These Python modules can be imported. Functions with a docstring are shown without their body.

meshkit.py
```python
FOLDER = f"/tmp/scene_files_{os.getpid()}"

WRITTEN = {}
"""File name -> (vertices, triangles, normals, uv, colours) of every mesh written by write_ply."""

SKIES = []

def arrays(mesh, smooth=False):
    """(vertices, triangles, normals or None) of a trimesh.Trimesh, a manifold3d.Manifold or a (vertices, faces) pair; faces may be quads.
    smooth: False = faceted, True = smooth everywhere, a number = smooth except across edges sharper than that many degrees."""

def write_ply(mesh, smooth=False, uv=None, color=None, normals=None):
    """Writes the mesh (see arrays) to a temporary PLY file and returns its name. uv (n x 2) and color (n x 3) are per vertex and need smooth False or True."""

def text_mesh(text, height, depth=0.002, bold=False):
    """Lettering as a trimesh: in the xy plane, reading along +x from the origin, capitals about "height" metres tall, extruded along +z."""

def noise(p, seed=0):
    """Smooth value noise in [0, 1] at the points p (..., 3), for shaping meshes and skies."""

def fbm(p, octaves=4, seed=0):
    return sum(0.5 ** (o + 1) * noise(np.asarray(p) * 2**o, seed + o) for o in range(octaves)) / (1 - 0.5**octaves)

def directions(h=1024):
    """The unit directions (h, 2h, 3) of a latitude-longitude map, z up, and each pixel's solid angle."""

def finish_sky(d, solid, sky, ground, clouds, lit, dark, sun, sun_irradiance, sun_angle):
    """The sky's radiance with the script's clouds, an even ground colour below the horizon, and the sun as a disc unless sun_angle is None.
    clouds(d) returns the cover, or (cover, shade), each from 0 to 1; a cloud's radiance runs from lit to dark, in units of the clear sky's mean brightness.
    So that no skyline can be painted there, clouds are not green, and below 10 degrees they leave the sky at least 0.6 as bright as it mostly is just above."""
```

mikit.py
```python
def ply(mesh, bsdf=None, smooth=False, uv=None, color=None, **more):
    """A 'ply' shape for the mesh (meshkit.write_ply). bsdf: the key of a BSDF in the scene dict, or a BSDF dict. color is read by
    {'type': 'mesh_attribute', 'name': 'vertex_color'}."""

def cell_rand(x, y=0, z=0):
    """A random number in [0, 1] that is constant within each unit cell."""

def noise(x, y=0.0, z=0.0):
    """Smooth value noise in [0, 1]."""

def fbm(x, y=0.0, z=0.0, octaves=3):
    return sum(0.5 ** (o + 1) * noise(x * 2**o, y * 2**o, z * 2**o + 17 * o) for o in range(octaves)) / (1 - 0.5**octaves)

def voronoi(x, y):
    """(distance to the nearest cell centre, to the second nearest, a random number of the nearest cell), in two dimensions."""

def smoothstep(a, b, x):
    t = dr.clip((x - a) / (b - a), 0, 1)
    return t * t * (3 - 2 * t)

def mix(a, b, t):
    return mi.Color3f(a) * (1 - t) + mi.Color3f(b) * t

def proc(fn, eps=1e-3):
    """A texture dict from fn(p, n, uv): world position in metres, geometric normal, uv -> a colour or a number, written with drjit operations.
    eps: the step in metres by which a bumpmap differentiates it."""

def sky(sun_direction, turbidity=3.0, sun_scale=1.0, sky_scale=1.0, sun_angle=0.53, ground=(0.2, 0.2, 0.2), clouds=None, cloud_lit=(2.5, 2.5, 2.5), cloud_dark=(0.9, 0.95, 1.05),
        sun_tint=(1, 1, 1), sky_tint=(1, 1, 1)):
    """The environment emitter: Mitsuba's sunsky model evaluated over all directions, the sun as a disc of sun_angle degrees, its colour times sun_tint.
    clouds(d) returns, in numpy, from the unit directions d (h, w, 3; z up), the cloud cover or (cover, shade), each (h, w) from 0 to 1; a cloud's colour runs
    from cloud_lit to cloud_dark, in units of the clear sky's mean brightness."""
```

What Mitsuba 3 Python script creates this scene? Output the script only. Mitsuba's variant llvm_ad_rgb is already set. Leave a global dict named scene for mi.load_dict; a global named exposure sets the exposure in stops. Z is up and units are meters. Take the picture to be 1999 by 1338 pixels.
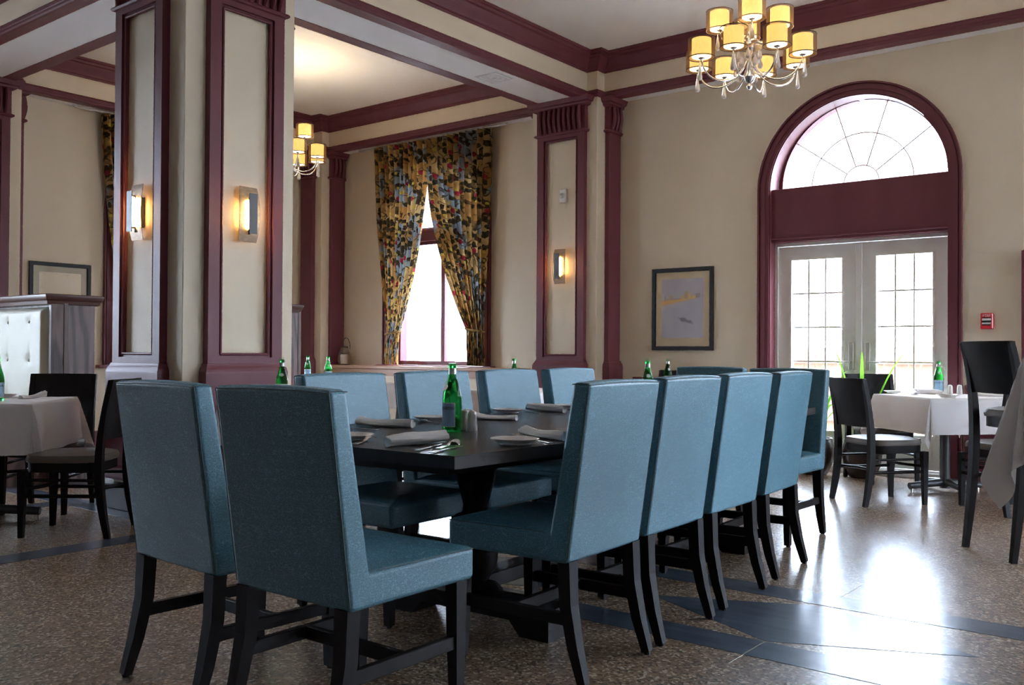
import math, random
import numpy as np, trimesh, mitsuba as mi, mikit, meshkit
import drjit as dr
import manifold3d as m3
from shapely.geometry import Polygon, box as sbox, LineString, Point
from shapely.ops import unary_union

random.seed(7); RNG = np.random.default_rng(7)
T = mi.ScalarTransform4f
scene, labels = {}, {}
PI = math.pi

# ------------------------------------------------------------------ camera, sky, exposure
def camera():
    yaw, pitch, roll = math.radians(38.5), math.radians(.60), math.radians(.36)
    F = np.array([-math.sin(yaw)*math.cos(pitch), math.cos(yaw)*math.cos(pitch), math.sin(pitch)])
    R = np.array([math.cos(yaw), math.sin(yaw), 0]); U = np.cross(R, F)
    R, U = R*math.cos(roll)+U*math.sin(roll), U*math.cos(roll)-R*math.sin(roll)
    m = np.eye(4); m[:3, 0], m[:3, 1], m[:3, 2], m[:3, 3] = -R, U, F, (0, 0, 1.07)
    return {'type': 'perspective', 'fov_axis': 'x', 'fov': math.degrees(2*math.atan(999.5/1818.0)),
            'near_clip': .05, 'far_clip': 500., 'to_world': T(m)}
scene['camera'] = camera()
exposure = 1.5
scene['sky'] = mikit.sky((0.35, 0.45, 0.82), turbidity=4, sun_scale=0.0, sky_scale=100.0, ground=(.35, .35, .34),
                         clouds=lambda d: (np.full(d.shape[:2], .85), meshkit.fbm(d*3.0, 4)*.35),
                         cloud_lit=(.86, 1.0, 1.20), cloud_dark=(.70, .83, 1.02))

# ------------------------------------------------------------------ materials
def rgb(r, g, b): return {'type': 'rgb', 'value': [r, g, b]}
def prin(key, color, rough=.5, **kw):
    b = {'type': 'principled', 'base_color': rgb(*color) if isinstance(color, tuple) else color, 'roughness': rough, **kw}
    scene[key] = {'type': 'twosided', 'bsdf': b}
def diffuse(key, c):
    scene[key] = {'type': 'twosided', 'bsdf': {'type': 'diffuse', 'reflectance': rgb(*c) if isinstance(c, tuple) else c}}
def wallfn(p, n, uv):
    a = mikit.fbm(p.x*3, p.y*3, p.z*2, 3)
    return mikit.mix((.66, .565, .425), (.71, .62, .48), a)
prin('m_cream', mikit.proc(wallfn), .62, specular=.3)
prin('m_white', (.85, .87, .885), .7, specular=.25)
def maroonfn(p, n, uv):
    return mikit.mix((.090, .020, .026), (.118, .030, .036), mikit.fbm(p.x*9, p.y*9, p.z*1.2, 3))
prin('m_maroon', mikit.proc(maroonfn), .46, specular=.27)
prin('m_doorwhite', (.82, .82, .81), .4)
def fabricfn(p, n, uv):
    a = mikit.noise(p.x*270, p.y*270, p.z*270); b = mikit.noise(p.x*130+7, p.y*130, p.z*130)
    lines = mikit.smoothstep(.0, .07, dr.abs(a-.5)) * mikit.smoothstep(.0, .05, dr.abs(b-.5))
    big = mikit.fbm(p.x*4, p.y*4, p.z*4, 2)
    c = mikit.mix((.110, .235, .285), (.046, .122, .160), lines)
    return c*(.9+.2*big)
prin('m_fabric', mikit.proc(fabricfn), .45, specular=.40)
prin('m_seam', (.05, .075, .08), .6)
def darkwoodfn(p, n, uv):
    return mikit.mix((.007, .005, .0045), (.013, .009, .008), mikit.fbm(p.x*40, p.y*40, p.z*6, 2))
prin('m_darkwood', mikit.proc(darkwoodfn), .5, specular=.12)
prin('m_espresso', (.006, .0045, .004), .42, specular=.14)
def tablefn(p, n, uv):
    g = mikit.fbm(p.x*70, p.y*3.0, p.z*10, 3)
    return mikit.mix((.010, .008, .0075), (.022, .018, .0165), g)
prin('m_table', mikit.proc(tablefn), .30, specular=.24)
def oakfn(p, n, uv):
    q = (p.x+p.y)*1.0
    w = mikit.fbm(q*5, p.z*1.1, 3.0, 3)
    g = mikit.noise(q*140, p.z*5); ring = dr.abs(dr.sin((q*26+w*9)*1.0))
    d = mikit.smoothstep(.25, .95, ring)*.75+g*.25
    return mikit.mix((.045, .028, .026), (.15, .092, .082), d)
prin('m_oak', mikit.proc(oakfn), .42)
prin('m_oakdark', (.075, .030, .022), .35)
prin('m_ledge', (.30, .16, .09), .35)
prin('m_leather', (.64, .62, .51), .5, specular=.25)
prin('m_taupe', (.085, .066, .050), .45, specular=.35)
prin('m_cloth', (.88, .87, .86), .85, specular=.1)
prin('m_porcelain', (.88, .86, .83), .12, specular=.5)
scene['m_steel'] = {'type': 'twosided', 'bsdf': {'type': 'roughconductor', 'material': 'none', 'specular_reflectance': rgb(.78, .76, .72), 'alpha': .12}}
scene['m_chrome'] = {'type': 'twosided', 'bsdf': {'type': 'roughconductor', 'material': 'none', 'specular_reflectance': rgb(.85, .85, .87), 'alpha': .06}}
scene['m_brass'] = {'type': 'twosided', 'bsdf': {'type': 'roughconductor', 'material': 'none', 'specular_reflectance': rgb(.30, .27, .20), 'alpha': .35}}
def bronzefn(p, n, uv):
    return mikit.mix((.16, .105, .065), (.34, .25, .17), mikit.fbm(p.x*30, p.y*30, p.z*70, 3))
prin('m_bronze', mikit.proc(bronzefn), .38, metallic=.55)
prin('m_blackmetal', (.045, .045, .045), .4, metallic=.3)
def terrazzo(p, n, uv):
    f1, s1, r1 = mikit.voronoi(p.x*105, p.y*105)
    f2, s2, r2 = mikit.voronoi(p.x*230+9, p.y*230)
    big = mikit.fbm(p.x*1.5, p.y*1.5, 0.0, 3)
    c = mikit.mix((.075, .045, .027), (.270, .175, .108), r1)
    c = dr.select(r1 > .86, mikit.mix((.33, .26, .19), (.42, .36, .28), r2), c)
    c = dr.select(r1 < .16, mikit.mix((.035, .028, .025), (.07, .05, .042), r2), c)
    c = mikit.mix(c, (.115, .075, .046), .35*mikit.smoothstep(.2, .6, f2))
    return c*(.85+.3*big)
prin('m_terrazzo', mikit.proc(terrazzo), .30, specular=.75, clearcoat=1.0, clearcoat_gloss=.93)
def slatefn(p, n, uv):
    return mikit.mix((.020, .027, .038), (.040, .052, .070), mikit.fbm(p.x*5, p.y*34, 0.0, 3))
prin('m_slate', mikit.proc(slatefn), .28, specular=.8, clearcoat=1.0, clearcoat_gloss=.93)
def curtainfn(p, n, uv):
    u0, v0 = uv.x, uv.y
    u, v = u0*.83-v0*.56, u0*.56+v0*.83                   # turned, so that the noise cells do not line up with the cloth
    base = mikit.mix((.30, .145, .040), (.42, .28, .12), mikit.smoothstep(.3, .7, mikit.fbm(u*4.1, v*4.3, 0.0, 3)))
    grey = mikit.smoothstep(.60, .64, mikit.fbm(u*3.7+3, v*3.9+8, 1.0, 3))
    base = mikit.mix(base, (.20, .22, .23), grey)
    wx, wy = mikit.fbm(u*24, v*24, 5.0, 2)*.9, mikit.fbm(u*24+40, v*24, 6.0, 2)*.9
    f, s, r = mikit.voronoi(u*15+wx, v*15+wy)
    leaf = mikit.smoothstep(.50, .44, f) * mikit.smoothstep(.26, .30, r)
    clump = mikit.smoothstep(.33, .43, mikit.fbm(u*6.3+2, v*6.1, 4.0, 3))
    leaf = leaf * (.25+.75*clump)
    vine = mikit.smoothstep(.028, .012, dr.abs(mikit.fbm(u*8, v*8, 2.0, 2)-.5))
    leafc = mikit.mix((.018, .015, .012), (.060, .042, .020), mikit.noise(u*60, v*60))
    c = mikit.mix(base, leafc, dr.maximum(leaf, vine*.9))
    f2, s2, r2 = mikit.voronoi(u*5.2+11, v*5.2+5)
    rose = mikit.smoothstep(.19, .16, f2+.05*mikit.noise(u*60, v*60)) * dr.select(r2 > .45, 1.0, 0.0)
    c = mikit.mix(c, mikit.mix((.14, .012, .018), (.30, .03, .045), mikit.noise(u*70, v*70)), rose)
    f3, s3, r3 = mikit.voronoi(u*7.3+31, v*7.3+17)
    yel = mikit.smoothstep(.19, .15, f3+.06*mikit.noise(u*70, v*70)) * dr.select(r3 > .5, 1.0, 0.0)
    return mikit.mix(c, mikit.mix((.46, .36, .05), (.30, .20, .03), mikit.noise(u*90, v*90)), yel*(1-rose))
scene['m_curtain'] = {'type': 'principledthin', 'base_color': mikit.proc(curtainfn), 'roughness': .8, 'diff_trans': .32, 'spec_trans': 0.0, 'eta': 1.2}
def printfn(p, n, uv):
    u, v = uv.x, uv.y
    c = mikit.mix((.36, .31, .34), (.44, .39, .40), mikit.fbm(u*3, v*3, 0.0, 3))
    shore = .655 + .05*(u-.5)
    band = mikit.smoothstep(shore-.10+.10*(u), shore-.07+.10*u, v) * mikit.smoothstep(shore+.012, shore, v)
    c = mikit.mix(c, (.55, .33, .10), band)
    h = .02+.085*mikit.cell_rand(dr.floor(u*11), 3.0) + dr.select((u > .55) & (u < .70), .07, 0.0)
    bld = dr.select((v > shore) & (v < shore+h) & (u > .06) & (u < .92), 1.0, 0.0)
    c = mikit.mix(c, mikit.mix((.60, .40, .11), (.30, .24, .22), mikit.cell_rand(dr.floor(u*11), 9.0)), bld)
    lake = mikit.smoothstep(.0, .10, shore-.10+.10*u-v)
    c = mikit.mix(c, mikit.mix((.40, .38, .42), (.33, .30, .34), mikit.fbm(u*6, v*3, 1.0, 3)), lake*.8)
    d = dr.abs((v-.30)+.28*(u-.55)) + .05*mikit.noise(u*14, v*14)
    rock = mikit.smoothstep(.065, .03, d) * mikit.smoothstep(.34, .45, u) * mikit.smoothstep(.80, .68, u)
    return mikit.mix(c, (.10, .10, .11), rock*.85)
prin('m_print', mikit.proc(printfn), .55)
def paleprint(p, n, uv):
    l = mikit.smoothstep(.02, .005, dr.abs(mikit.fbm(uv.x*4, uv.y*4, 0.0, 2)-.5))
    return mikit.mix((.66, .57, .42), (.50, .43, .33), l*.5)
prin('m_paleprint', mikit.proc(paleprint), .55)
prin('m_mat', (.62, .52, .36), .7)
prin('m_mattan', (.36, .31, .22), .7)
prin('m_black', (.010, .009, .009), .45, specular=.25)
prin('m_red', (.46, .022, .028), .3)
prin('m_plastic', (.72, .71, .68), .4)
prin('m_grille', (.62, .62, .62), .6)
scene['m_glass'] = {'type': 'thindielectric', 'int_ior': 1.5}
scene['m_picglass'] = {'type': 'thindielectric', 'int_ior': 1.35}
scene['m_crystal'] = {'type': 'blendbsdf', 'weight': .7, 'a': {'type': 'dielectric', 'int_ior': 1.5}, 'b': {'type': 'diffuse', 'reflectance': rgb(.85, .85, .86)}}
scene['m_crystalglass'] = {'type': 'dielectric', 'int_ior': 1.5}
scene['m_green'] = {'type': 'dielectric', 'int_ior': 1.36, 'specular_transmittance': rgb(.14, .60, .22)}
scene['m_sheer'] = {'type': 'mask', 'opacity': .55, 'bsdf': {'type': 'twosided', 'bsdf': {'type': 'diffuse', 'reflectance': rgb(.17, .115, .07)}}}
prin('m_trimring', (.06, .035, .02), .6)
diffuse('m_lampfab', (.7, .55, .35))
prin('m_bottlelabel', (.22, .34, .46), .5)
prin('m_labeldark', (.03, .04, .07), .5)
prin('m_silver', (.62, .62, .60), .4, metallic=.5)
prin('m_pot', (.022, .012, .009), .25)
def leaffn(p, n, uv):
    return mikit.mix((.10, .34, .03), (.24, .50, .05), mikit.noise(p.x*14, p.y*14, p.z*5))
scene['m_leaf'] = {'type': 'principledthin', 'base_color': mikit.proc(leaffn), 'roughness': .4, 'diff_trans': .9, 'eta': 1.35}
prin('m_soil', (.03, .02, .015), .9)
def concretefn(p, n, uv):
    return mikit.mix((.26, .25, .235), (.34, .33, .31), mikit.fbm(p.x*2, p.y*2, 0.0, 4))
prin('m_concrete', mikit.proc(concretefn), .9)
def fencefn(p, n, uv):
    return mikit.mix((.14, .084, .058), (.20, .128, .09), mikit.fbm(p.x*20, p.y*3, p.z*2, 3))
prin('m_fence', mikit.proc(fencefn), .85)
prin('m_nickel', (.55, .53, .49), .35, metallic=.35)
prin('m_candle', (.80, .74, .62), .6)

# ------------------------------------------------------------------ mesh helpers
def cat(*ms): return trimesh.util.concatenate([m for m in ms])
def tm(v, f): return trimesh.Trimesh(np.asarray(v, float), np.asarray(f, int), process=False)
def M(loc=(0, 0, 0), rz=0.0, s=(1, 1, 1)):
    m = np.eye(4); c, n = math.cos(math.radians(rz)), math.sin(math.radians(rz))
    m[:3, :3] = np.array([[c, -n, 0], [n, c, 0], [0, 0, 1]]) @ np.diag(s); m[:3, 3] = loc
    return m
def tf(mesh, m):
    mesh = mesh.copy(); mesh.apply_transform(m); return mesh
def box(x0, x1, y0, y1, z0, z1, ch=0.0):
    xs, ys, zs = sorted((x0, x1)), sorted((y0, y1)), sorted((z0, z1))
    if not ch:
        b = trimesh.creation.box(extents=(xs[1]-xs[0], ys[1]-ys[0], zs[1]-zs[0]))
        b.apply_translation((sum(xs)/2, sum(ys)/2, sum(zs)/2)); return b
    pts = []
    for i, x in enumerate(xs):
        for j, y in enumerate(ys):
            for k, z in enumerate(zs):
                sx, sy, sz = (ch if i == 0 else -ch), (ch if j == 0 else -ch), (ch if k == 0 else -ch)
                pts += [(x, y+sy, z+sz), (x+sx, y, z+sz), (x+sx, y+sy, z)]
    return trimesh.Trimesh(*hull(pts), process=False)
def hull(pts):
    h = trimesh.convex.convex_hull(np.asarray(pts, float)); return h.vertices, h.faces
ICO = trimesh.creation.icosphere(2).vertices
def rhull(pts, r):
    """Hull of spheres of radius r at the points."""
    P = np.concatenate([np.asarray(p, float)+ICO*(r if np.isscalar(r) else r[i]) for i, p in enumerate(pts)])
    return trimesh.Trimesh(*hull(P), process=False)
def lathe(prof, n=32):
    prof = np.asarray(prof, float); a = np.arange(n)*2*PI/n; k = len(prof)
    v = np.stack([np.outer(prof[:, 0], np.cos(a)), np.outer(prof[:, 0], np.sin(a)), np.repeat(prof[:, 1:2], n, 1)], -1).reshape(-1, 3)
    f = []
    for i in range(k-1):
        for j in range(n):
            a0, a1, b0, b1 = i*n+j, i*n+(j+1) % n, (i+1)*n+j, (i+1)*n+(j+1) % n
            if prof[i, 0] > 1e-9: f.append((a0, a1, b1))
            if prof[i+1, 0] > 1e-9: f.append((a0, b1, b0))
    return tm(v, f)
def loft(path, section, scales=None, caps=True, up=(0, 0, 1)):
    """Sweeps the closed 2-D section (n x 2) along the 3-D path; scales: per point factor, or pairs."""
    path, section = np.asarray(path, float), np.asarray(section, float); n, k = len(section), len(path)
    tang = np.gradient(path, axis=0); tang /= np.linalg.norm(tang, axis=1, keepdims=True)
    v, ref = [], np.asarray(up, float)
    for i in range(k):
        t = tang[i]
        if abs(ref @ t) > .97: ref = np.array([1.0, 0, 0]) if abs(t[0]) < .9 else np.array([0, 1.0, 0])
        a = np.cross(ref, t); a /= np.linalg.norm(a); b = np.cross(t, a)
        s = np.ones(2) if scales is None else np.broadcast_to(scales[i], 2)
        v.append(path[i]+np.outer(section[:, 0]*s[0], a)+np.outer(section[:, 1]*s[1], b))
    v = np.concatenate(v); f = []
    for i in range(k-1):
        for j in range(n):
            a0, a1, b0, b1 = i*n+j, i*n+(j+1) % n, (i+1)*n+j, (i+1)*n+(j+1) % n
            f += [(a0, a1, b1), (a0, b1, b0)]
    if caps:
        v = np.vstack([v, path[:1], path[-1:]])
        for j in range(n):
            f += [(k*n, (j+1) % n, j), (k*n+1, (k-1)*n+j, (k-1)*n+(j+1) % n)]
    return tm(v, f)
def circle(r, n=10): a = np.arange(n)*2*PI/n; return np.stack([r*np.cos(a), r*np.sin(a)], 1)
def rect(w, h): return np.array([(-w/2, -h/2), (w/2, -h/2), (w/2, h/2), (-w/2, h/2)])
def tube(path, r, n=10): return loft(path, circle(1.0, n), np.broadcast_to(r, len(path))*np.ones(len(path)))
def cyl(x, y, z0, z1, r, n=24): return lathe([(0, z0), (r, z0), (r, z1), (0, z1)], n).apply_translation((x, y, 0))
def bez(p0, p1, p2, p3, n=12):
    t = np.linspace(0, 1, n)[:, None]; p0, p1, p2, p3 = map(np.asarray, (p0, p1, p2, p3))
    return (1-t)**3*p0+3*(1-t)**2*t*p1+3*(1-t)*t*t*p2+t**3*p3
def extr(poly, y0, y1):
    """A shapely polygon in (x, z), extruded from y0 to y1."""
    out = []
    for g in getattr(poly, 'geoms', [poly]):
        e = trimesh.creation.extrude_polygon(g, y1-y0, engine='earcut')
        m = np.eye(4); m[:3, :3] = [[1, 0, 0], [0, 0, -1], [0, 1, 0]]; m[1, 3] = y1
        out.append(tf(e, m))
    return cat(*out)
def extz(poly, z0, z1):
    return cat(*[trimesh.creation.extrude_polygon(g, z1-z0, engine='earcut').apply_translation((0, 0, z0)) for g in getattr(poly, 'geoms', [poly])])
def arch(cx, half, z0, spring, n=40):
    a = np.linspace(0, PI, n)
    return Polygon([(cx-half, z0), (cx+half, z0)]+[(cx+half*math.cos(t), spring+half*math.sin(t)) for t in a])
def sweep_poly(poly, prof, closed=True, skip=()):
    """A moulding along the plan polygon, its interior on the left; prof: (inward offset, z)."""
    P = np.asarray(poly, float); n = len(P); v = []
    d = np.roll(P, -1, 0)-P; d /= np.linalg.norm(d, axis=1, keepdims=True); nr = np.stack([-d[:, 1], d[:, 0]], 1)
    for i in range(n):
        a, b = nr[i-1], nr[i]
        if not closed and i == 0: a = b
        if not closed and i == n-1: b = a
        m = (a+b)/(1+a@b)
        v += [(P[i, 0]+m[0]*o, P[i, 1]+m[1]*o, z) for o, z in prof]
    k, f = len(prof), []
    for i in range(n if closed else n-1):
        j = (i+1) % n
        for q in range(k-1):
            a0, a1, b0, b1 = i*k+q, i*k+q+1, j*k+q, j*k+q+1
            f += [(a0, b0, b1), (a0, b1, a1)]
    return tm(v, f)
def grid(fn, nu, nv):
    """(mesh, uv) of fn(u, v) -> (x, y, z, U, V) over nu x nv samples."""
    pts = np.array([fn(u, v) for v in np.linspace(0, 1, nv) for u in np.linspace(0, 1, nu)])
    f = []
    for j in range(nv-1):
        for i in range(nu-1):
            a = j*nu+i; f += [(a, a+1, a+nu+1), (a, a+nu+1, a+nu)]
    return tm(pts[:, :3], f), pts[:, 3:]

# ------------------------------------------------------------------ naming helpers
used = {}
def numbered(name):
    used[name] = used.get(name, -1)+1
    return name if used[name] == 0 else f'{name}_{used[name]:03d}'
class Parts(list):
    """A list of (part name, shape dict, part label); repeated names get numbers. A sub-part's name is 'part__sub'."""
    def put(self, name, mesh, mat, smooth=False, label=None, **kw):
        names = [n for n, *_ in self]; k, full = 0, name
        while full in names: k += 1; full = f'{name}_{k:03d}'
        self.append((full, mikit.ply(mesh, mat, smooth=smooth, **kw), label)); return full
    def emit(self, name, mesh, radiance, mat='m_lampfab', label=None):
        full = self.put(name, mesh, mat, False, label)
        self[-1][1]['emitter'] = {'type': 'area', 'radiance': rgb(*radiance)}; return full
def place(name, parts, m=None, label=None, cat_=None, group=None, kind=None):
    key = numbered(name)
    for n, d, lab in parts:
        k = f'{key}__{n}' if n else key
        scene[k] = {**d, **({'to_world': T(m)} if m is not None else {})}
        if lab and n: labels[k] = {'label': lab}
    lb = labels.setdefault(key, {})
    if label: lb['label'] = label
    if cat_: lb['category'] = cat_
    if group: lb['group'] = group
    if kind: lb['kind'] = kind
    return key
def one(name, mesh, mat, label=None, cat_=None, group=None, kind=None, smooth=False, m=None, **kw):
    p = Parts(); p.append(('', mikit.ply(mesh, mat, smooth=smooth, **kw), None))
    return place(name, p, m, label, cat_, group, kind)
def struct(name, mesh, mat, label=None, smooth=False):
    scene[name] = mikit.ply(mesh, mat, smooth=smooth); labels[name] = {'kind': 'structure', **({'label': label} if label else {})}
def sub(parent, name, mesh, mat, smooth=False, label=None):
    """A part of a structure entry."""
    k, full = 0, f'{parent}__{name}'
    while full in scene: k += 1; full = f'{parent}__{name}_{k:03d}'
    scene[full] = mikit.ply(mesh, mat, smooth=smooth)
    if label: labels[full] = {'label': label}
    return full

# ------------------------------------------------------------------ the room
YW, XL, XR, YB = 8.49, -10.14, 4.6, -6.0
ZC, ZS = 4.19, 3.745                                    # ceiling, soffit
CB = dict(half=.80, spring=2.62)                        # the arched openings
DX, WX, LY = -2.815, -7.98, 6.24                        # centres: door, window, left-wall window
# floor: terrazzo slab, slate bands and lozenges, brass strips
struct('floor', box(XL-.3, XR+.3, YB-.3, YW+.3, -.15, 0), 'm_terrazzo', 'polished brown speckled terrazzo floor with dark stone bands')
for y0, y1 in ((3.115, 3.305), (3.935, 4.125), (-1.5, -1.31)):
    sub('floor', 'stone_band', box(XL, XR, y0, y1, -.02, .0012), 'm_slate')
for x0, x1 in ((-.655, -.47), (-5.06, -4.87), (-6.6, -6.41), (.27, .46)):
    for y0, y1 in ((YB, 3.115), (4.125, YW)):
        sub('floor', 'stone_band', box(x0, x1, y0, y1, -.02, .0012), 'm_slate')
for cx in (-9.0, -7.6, -5.75, -4.15, -2.78, -1.42, .1, 1.5, 3.0):
    sub('floor', 'stone_lozenge', extz(Polygon([(cx-.66, 3.62), (cx, 3.31), (cx+.66, 3.62), (cx, 3.93)]), -.02, .0012), 'm_slate')
for cx in (-4.15, -2.78, -1.42, .1):
    for y0, y1 in ((3.0, 3.31), (3.93, 4.4)):
        sub('floor', 'brass_strip', box(cx-.0022, cx+.0022, y0, y1, -.01, .0014), 'm_brass')
# walls
doorhole = arch(DX, CB['half'], -.2, CB['spring']).union(unary_union([arch(c, CB['half'], .9, CB['spring']) for c in (1.75, 3.65)])); winhole = arch(WX, CB['half'], .9, CB['spring'])
wall = sbox(XL-.3, -.2, XR+.3, 4.6).difference(doorhole).difference(winhole)
struct('wall_far', extr(wall, YW, YW+.30), 'm_cream', 'cream painted wall with the arched door and arched window')
def ywall_holes(holes):
    return sbox(YB-.3, -.2, YW+.3, 4.6).difference(unary_union([arch(c, CB['half'], .9, CB['spring']) for c in holes]))
RZ = M((0, 0, 0), 90)                                    # (x, y) -> (-y, x): a far wall becomes the left wall
LW = ywall_holes((LY, 1.45))
struct('wall_left', tf(extr(LW, -XL, -XL+.30), RZ), 'm_cream', 'cream painted wall at the left with windows')
RW = ywall_holes((7.0,))
RWm = tf(extr(RW, -XR-.30, -XR), RZ)
struct('wall_right', RWm, 'm_cream', 'cream painted wall with windows at the right')
struct('wall_near', box(XL-.3, XR+.3, YB-.30, YB, -.2, 4.6), 'm_oakdark', 'dark wood panelled wall behind the camera')
struct('ceiling', box(XL-.3, XR+.3, YB-.3, YW+.3, ZC, ZC+.4), 'm_white', 'white painted ceiling set in coffers')
# beams: cream sides and a white soffit
def beam(x0, x1, y0, y1):
    sub('ceiling', 'beam', box(x0, x1, y0, y1, ZS+.012, ZC), 'm_cream', label='cream painted ceiling beam')
    sub('ceiling', 'soffit', box(x0+.004, x1-.004, y0+.004, y1-.004, ZS, ZS+.012), 'm_white', label='white soffit under a beam')
beam(-6.12, -5.46, YB, 8.235); beam(-9.885, -6.12, 3.46, 4.135); beam(-9.885, -6.12, -1.3, -.62)
beam(XL, XR, 8.235, YW); beam(XL, -9.885, YB, 8.235); beam(4.35, XR, YB, 8.235)
crown = [(-.01, 4.005), (.012, 4.005), (.016, 4.022), (.030, 4.030), (.036, 4.050), (.060, 4.075), (.085, 4.105), (.093, 4.130), (.112, 4.138), (.118, 4.160), (.135, 4.166), (.138, 4.192)]
low = [(-.12, 3.7455), (-.115, 3.741), (-.03, 3.739), (-.018, 3.735), (.006, 3.738), (.016, 3.748), (.018, 3.764), (.024, 3.770), (.024, 3.790), (.013, 3.798), (.009, 3.812), (-.01, 3.815)]
bays = {
    'main': [(-5.46, YB), (4.35, YB), (4.35, 8.235), (-5.33, 8.235), (-5.33, 8.10), (-5.46, 8.10), (-5.46, 4.20), (-5.33, 4.20), (-5.33, 3.33), (-5.46, 3.33)],
    'window': [(-9.885, 4.26), (-9.75, 4.26), (-9.75, 4.135), (-6.155, 4.135), (-6.155, 4.20), (-6.12, 4.20), (-6.12, 8.10), (-6.175, 8.10), (-6.175, 8.235), (-9.72, 8.235), (-9.72, 8.10), (-9.885, 8.10)],
    'near': [(-9.885, -.62), (-6.12, -.62), (-6.12, 3.33), (-6.155, 3.33), (-6.155, 3.46), (-9.75, 3.46), (-9.75, 3.40), (-9.885, 3.40)],
    'back': [(-9.885, YB), (-6.12, YB), (-6.12, -1.3), (-9.885, -1.3)],
}
ti = 1
for nm, poly in bays.items():
    struct(f'trim_{ti}', sweep_poly(poly, crown), 'm_maroon', 'maroon crown moulding round a coffer', smooth=35); ti += 1
    struct(f'trim_{ti}', sweep_poly(poly, low), 'm_maroon', 'maroon moulding round the beam edges', smooth=35); ti += 1
# ------------------------------------------------------------------ pilasters on columns and piers
def arch_profile_band(prof, x0, x1, ret=True):
    """A horizontal moulding on a face y=0 running from x0 to x1 with returned ends: prof (out, z) sweeps round three sides."""
    x0, x1 = x0+.055, x1-.055                            # the ends stand out as far as the front does
    P = np.array([(x1, .04), (x1, 0), (x0, 0), (x0, .04)], float)      # the room is -y: on the left going from x1 to x0
    d = np.diff(P, axis=0); d /= np.linalg.norm(d, axis=1, keepdims=True); nr = np.stack([-d[:, 1], d[:, 0]], 1)
    v = []
    for i in range(4):
        a, b = nr[max(i-1, 0)], nr[min(i, 2)]; m = (a+b)/(1+a@b)
        v += [(P[i, 0]+m[0]*o, P[i, 1]+m[1]*o, z) for o, z in prof]
    k, f = len(prof), []
    for i in range(3):
        for q in range(k-1):
            a0, a1, b0, b1 = i*k+q, i*k+q+1, (i+1)*k+q, (i+1)*k+q+1
            f += [(a0, b0, b1), (a0, b1, a1)]
    return tm(v, f)
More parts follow.
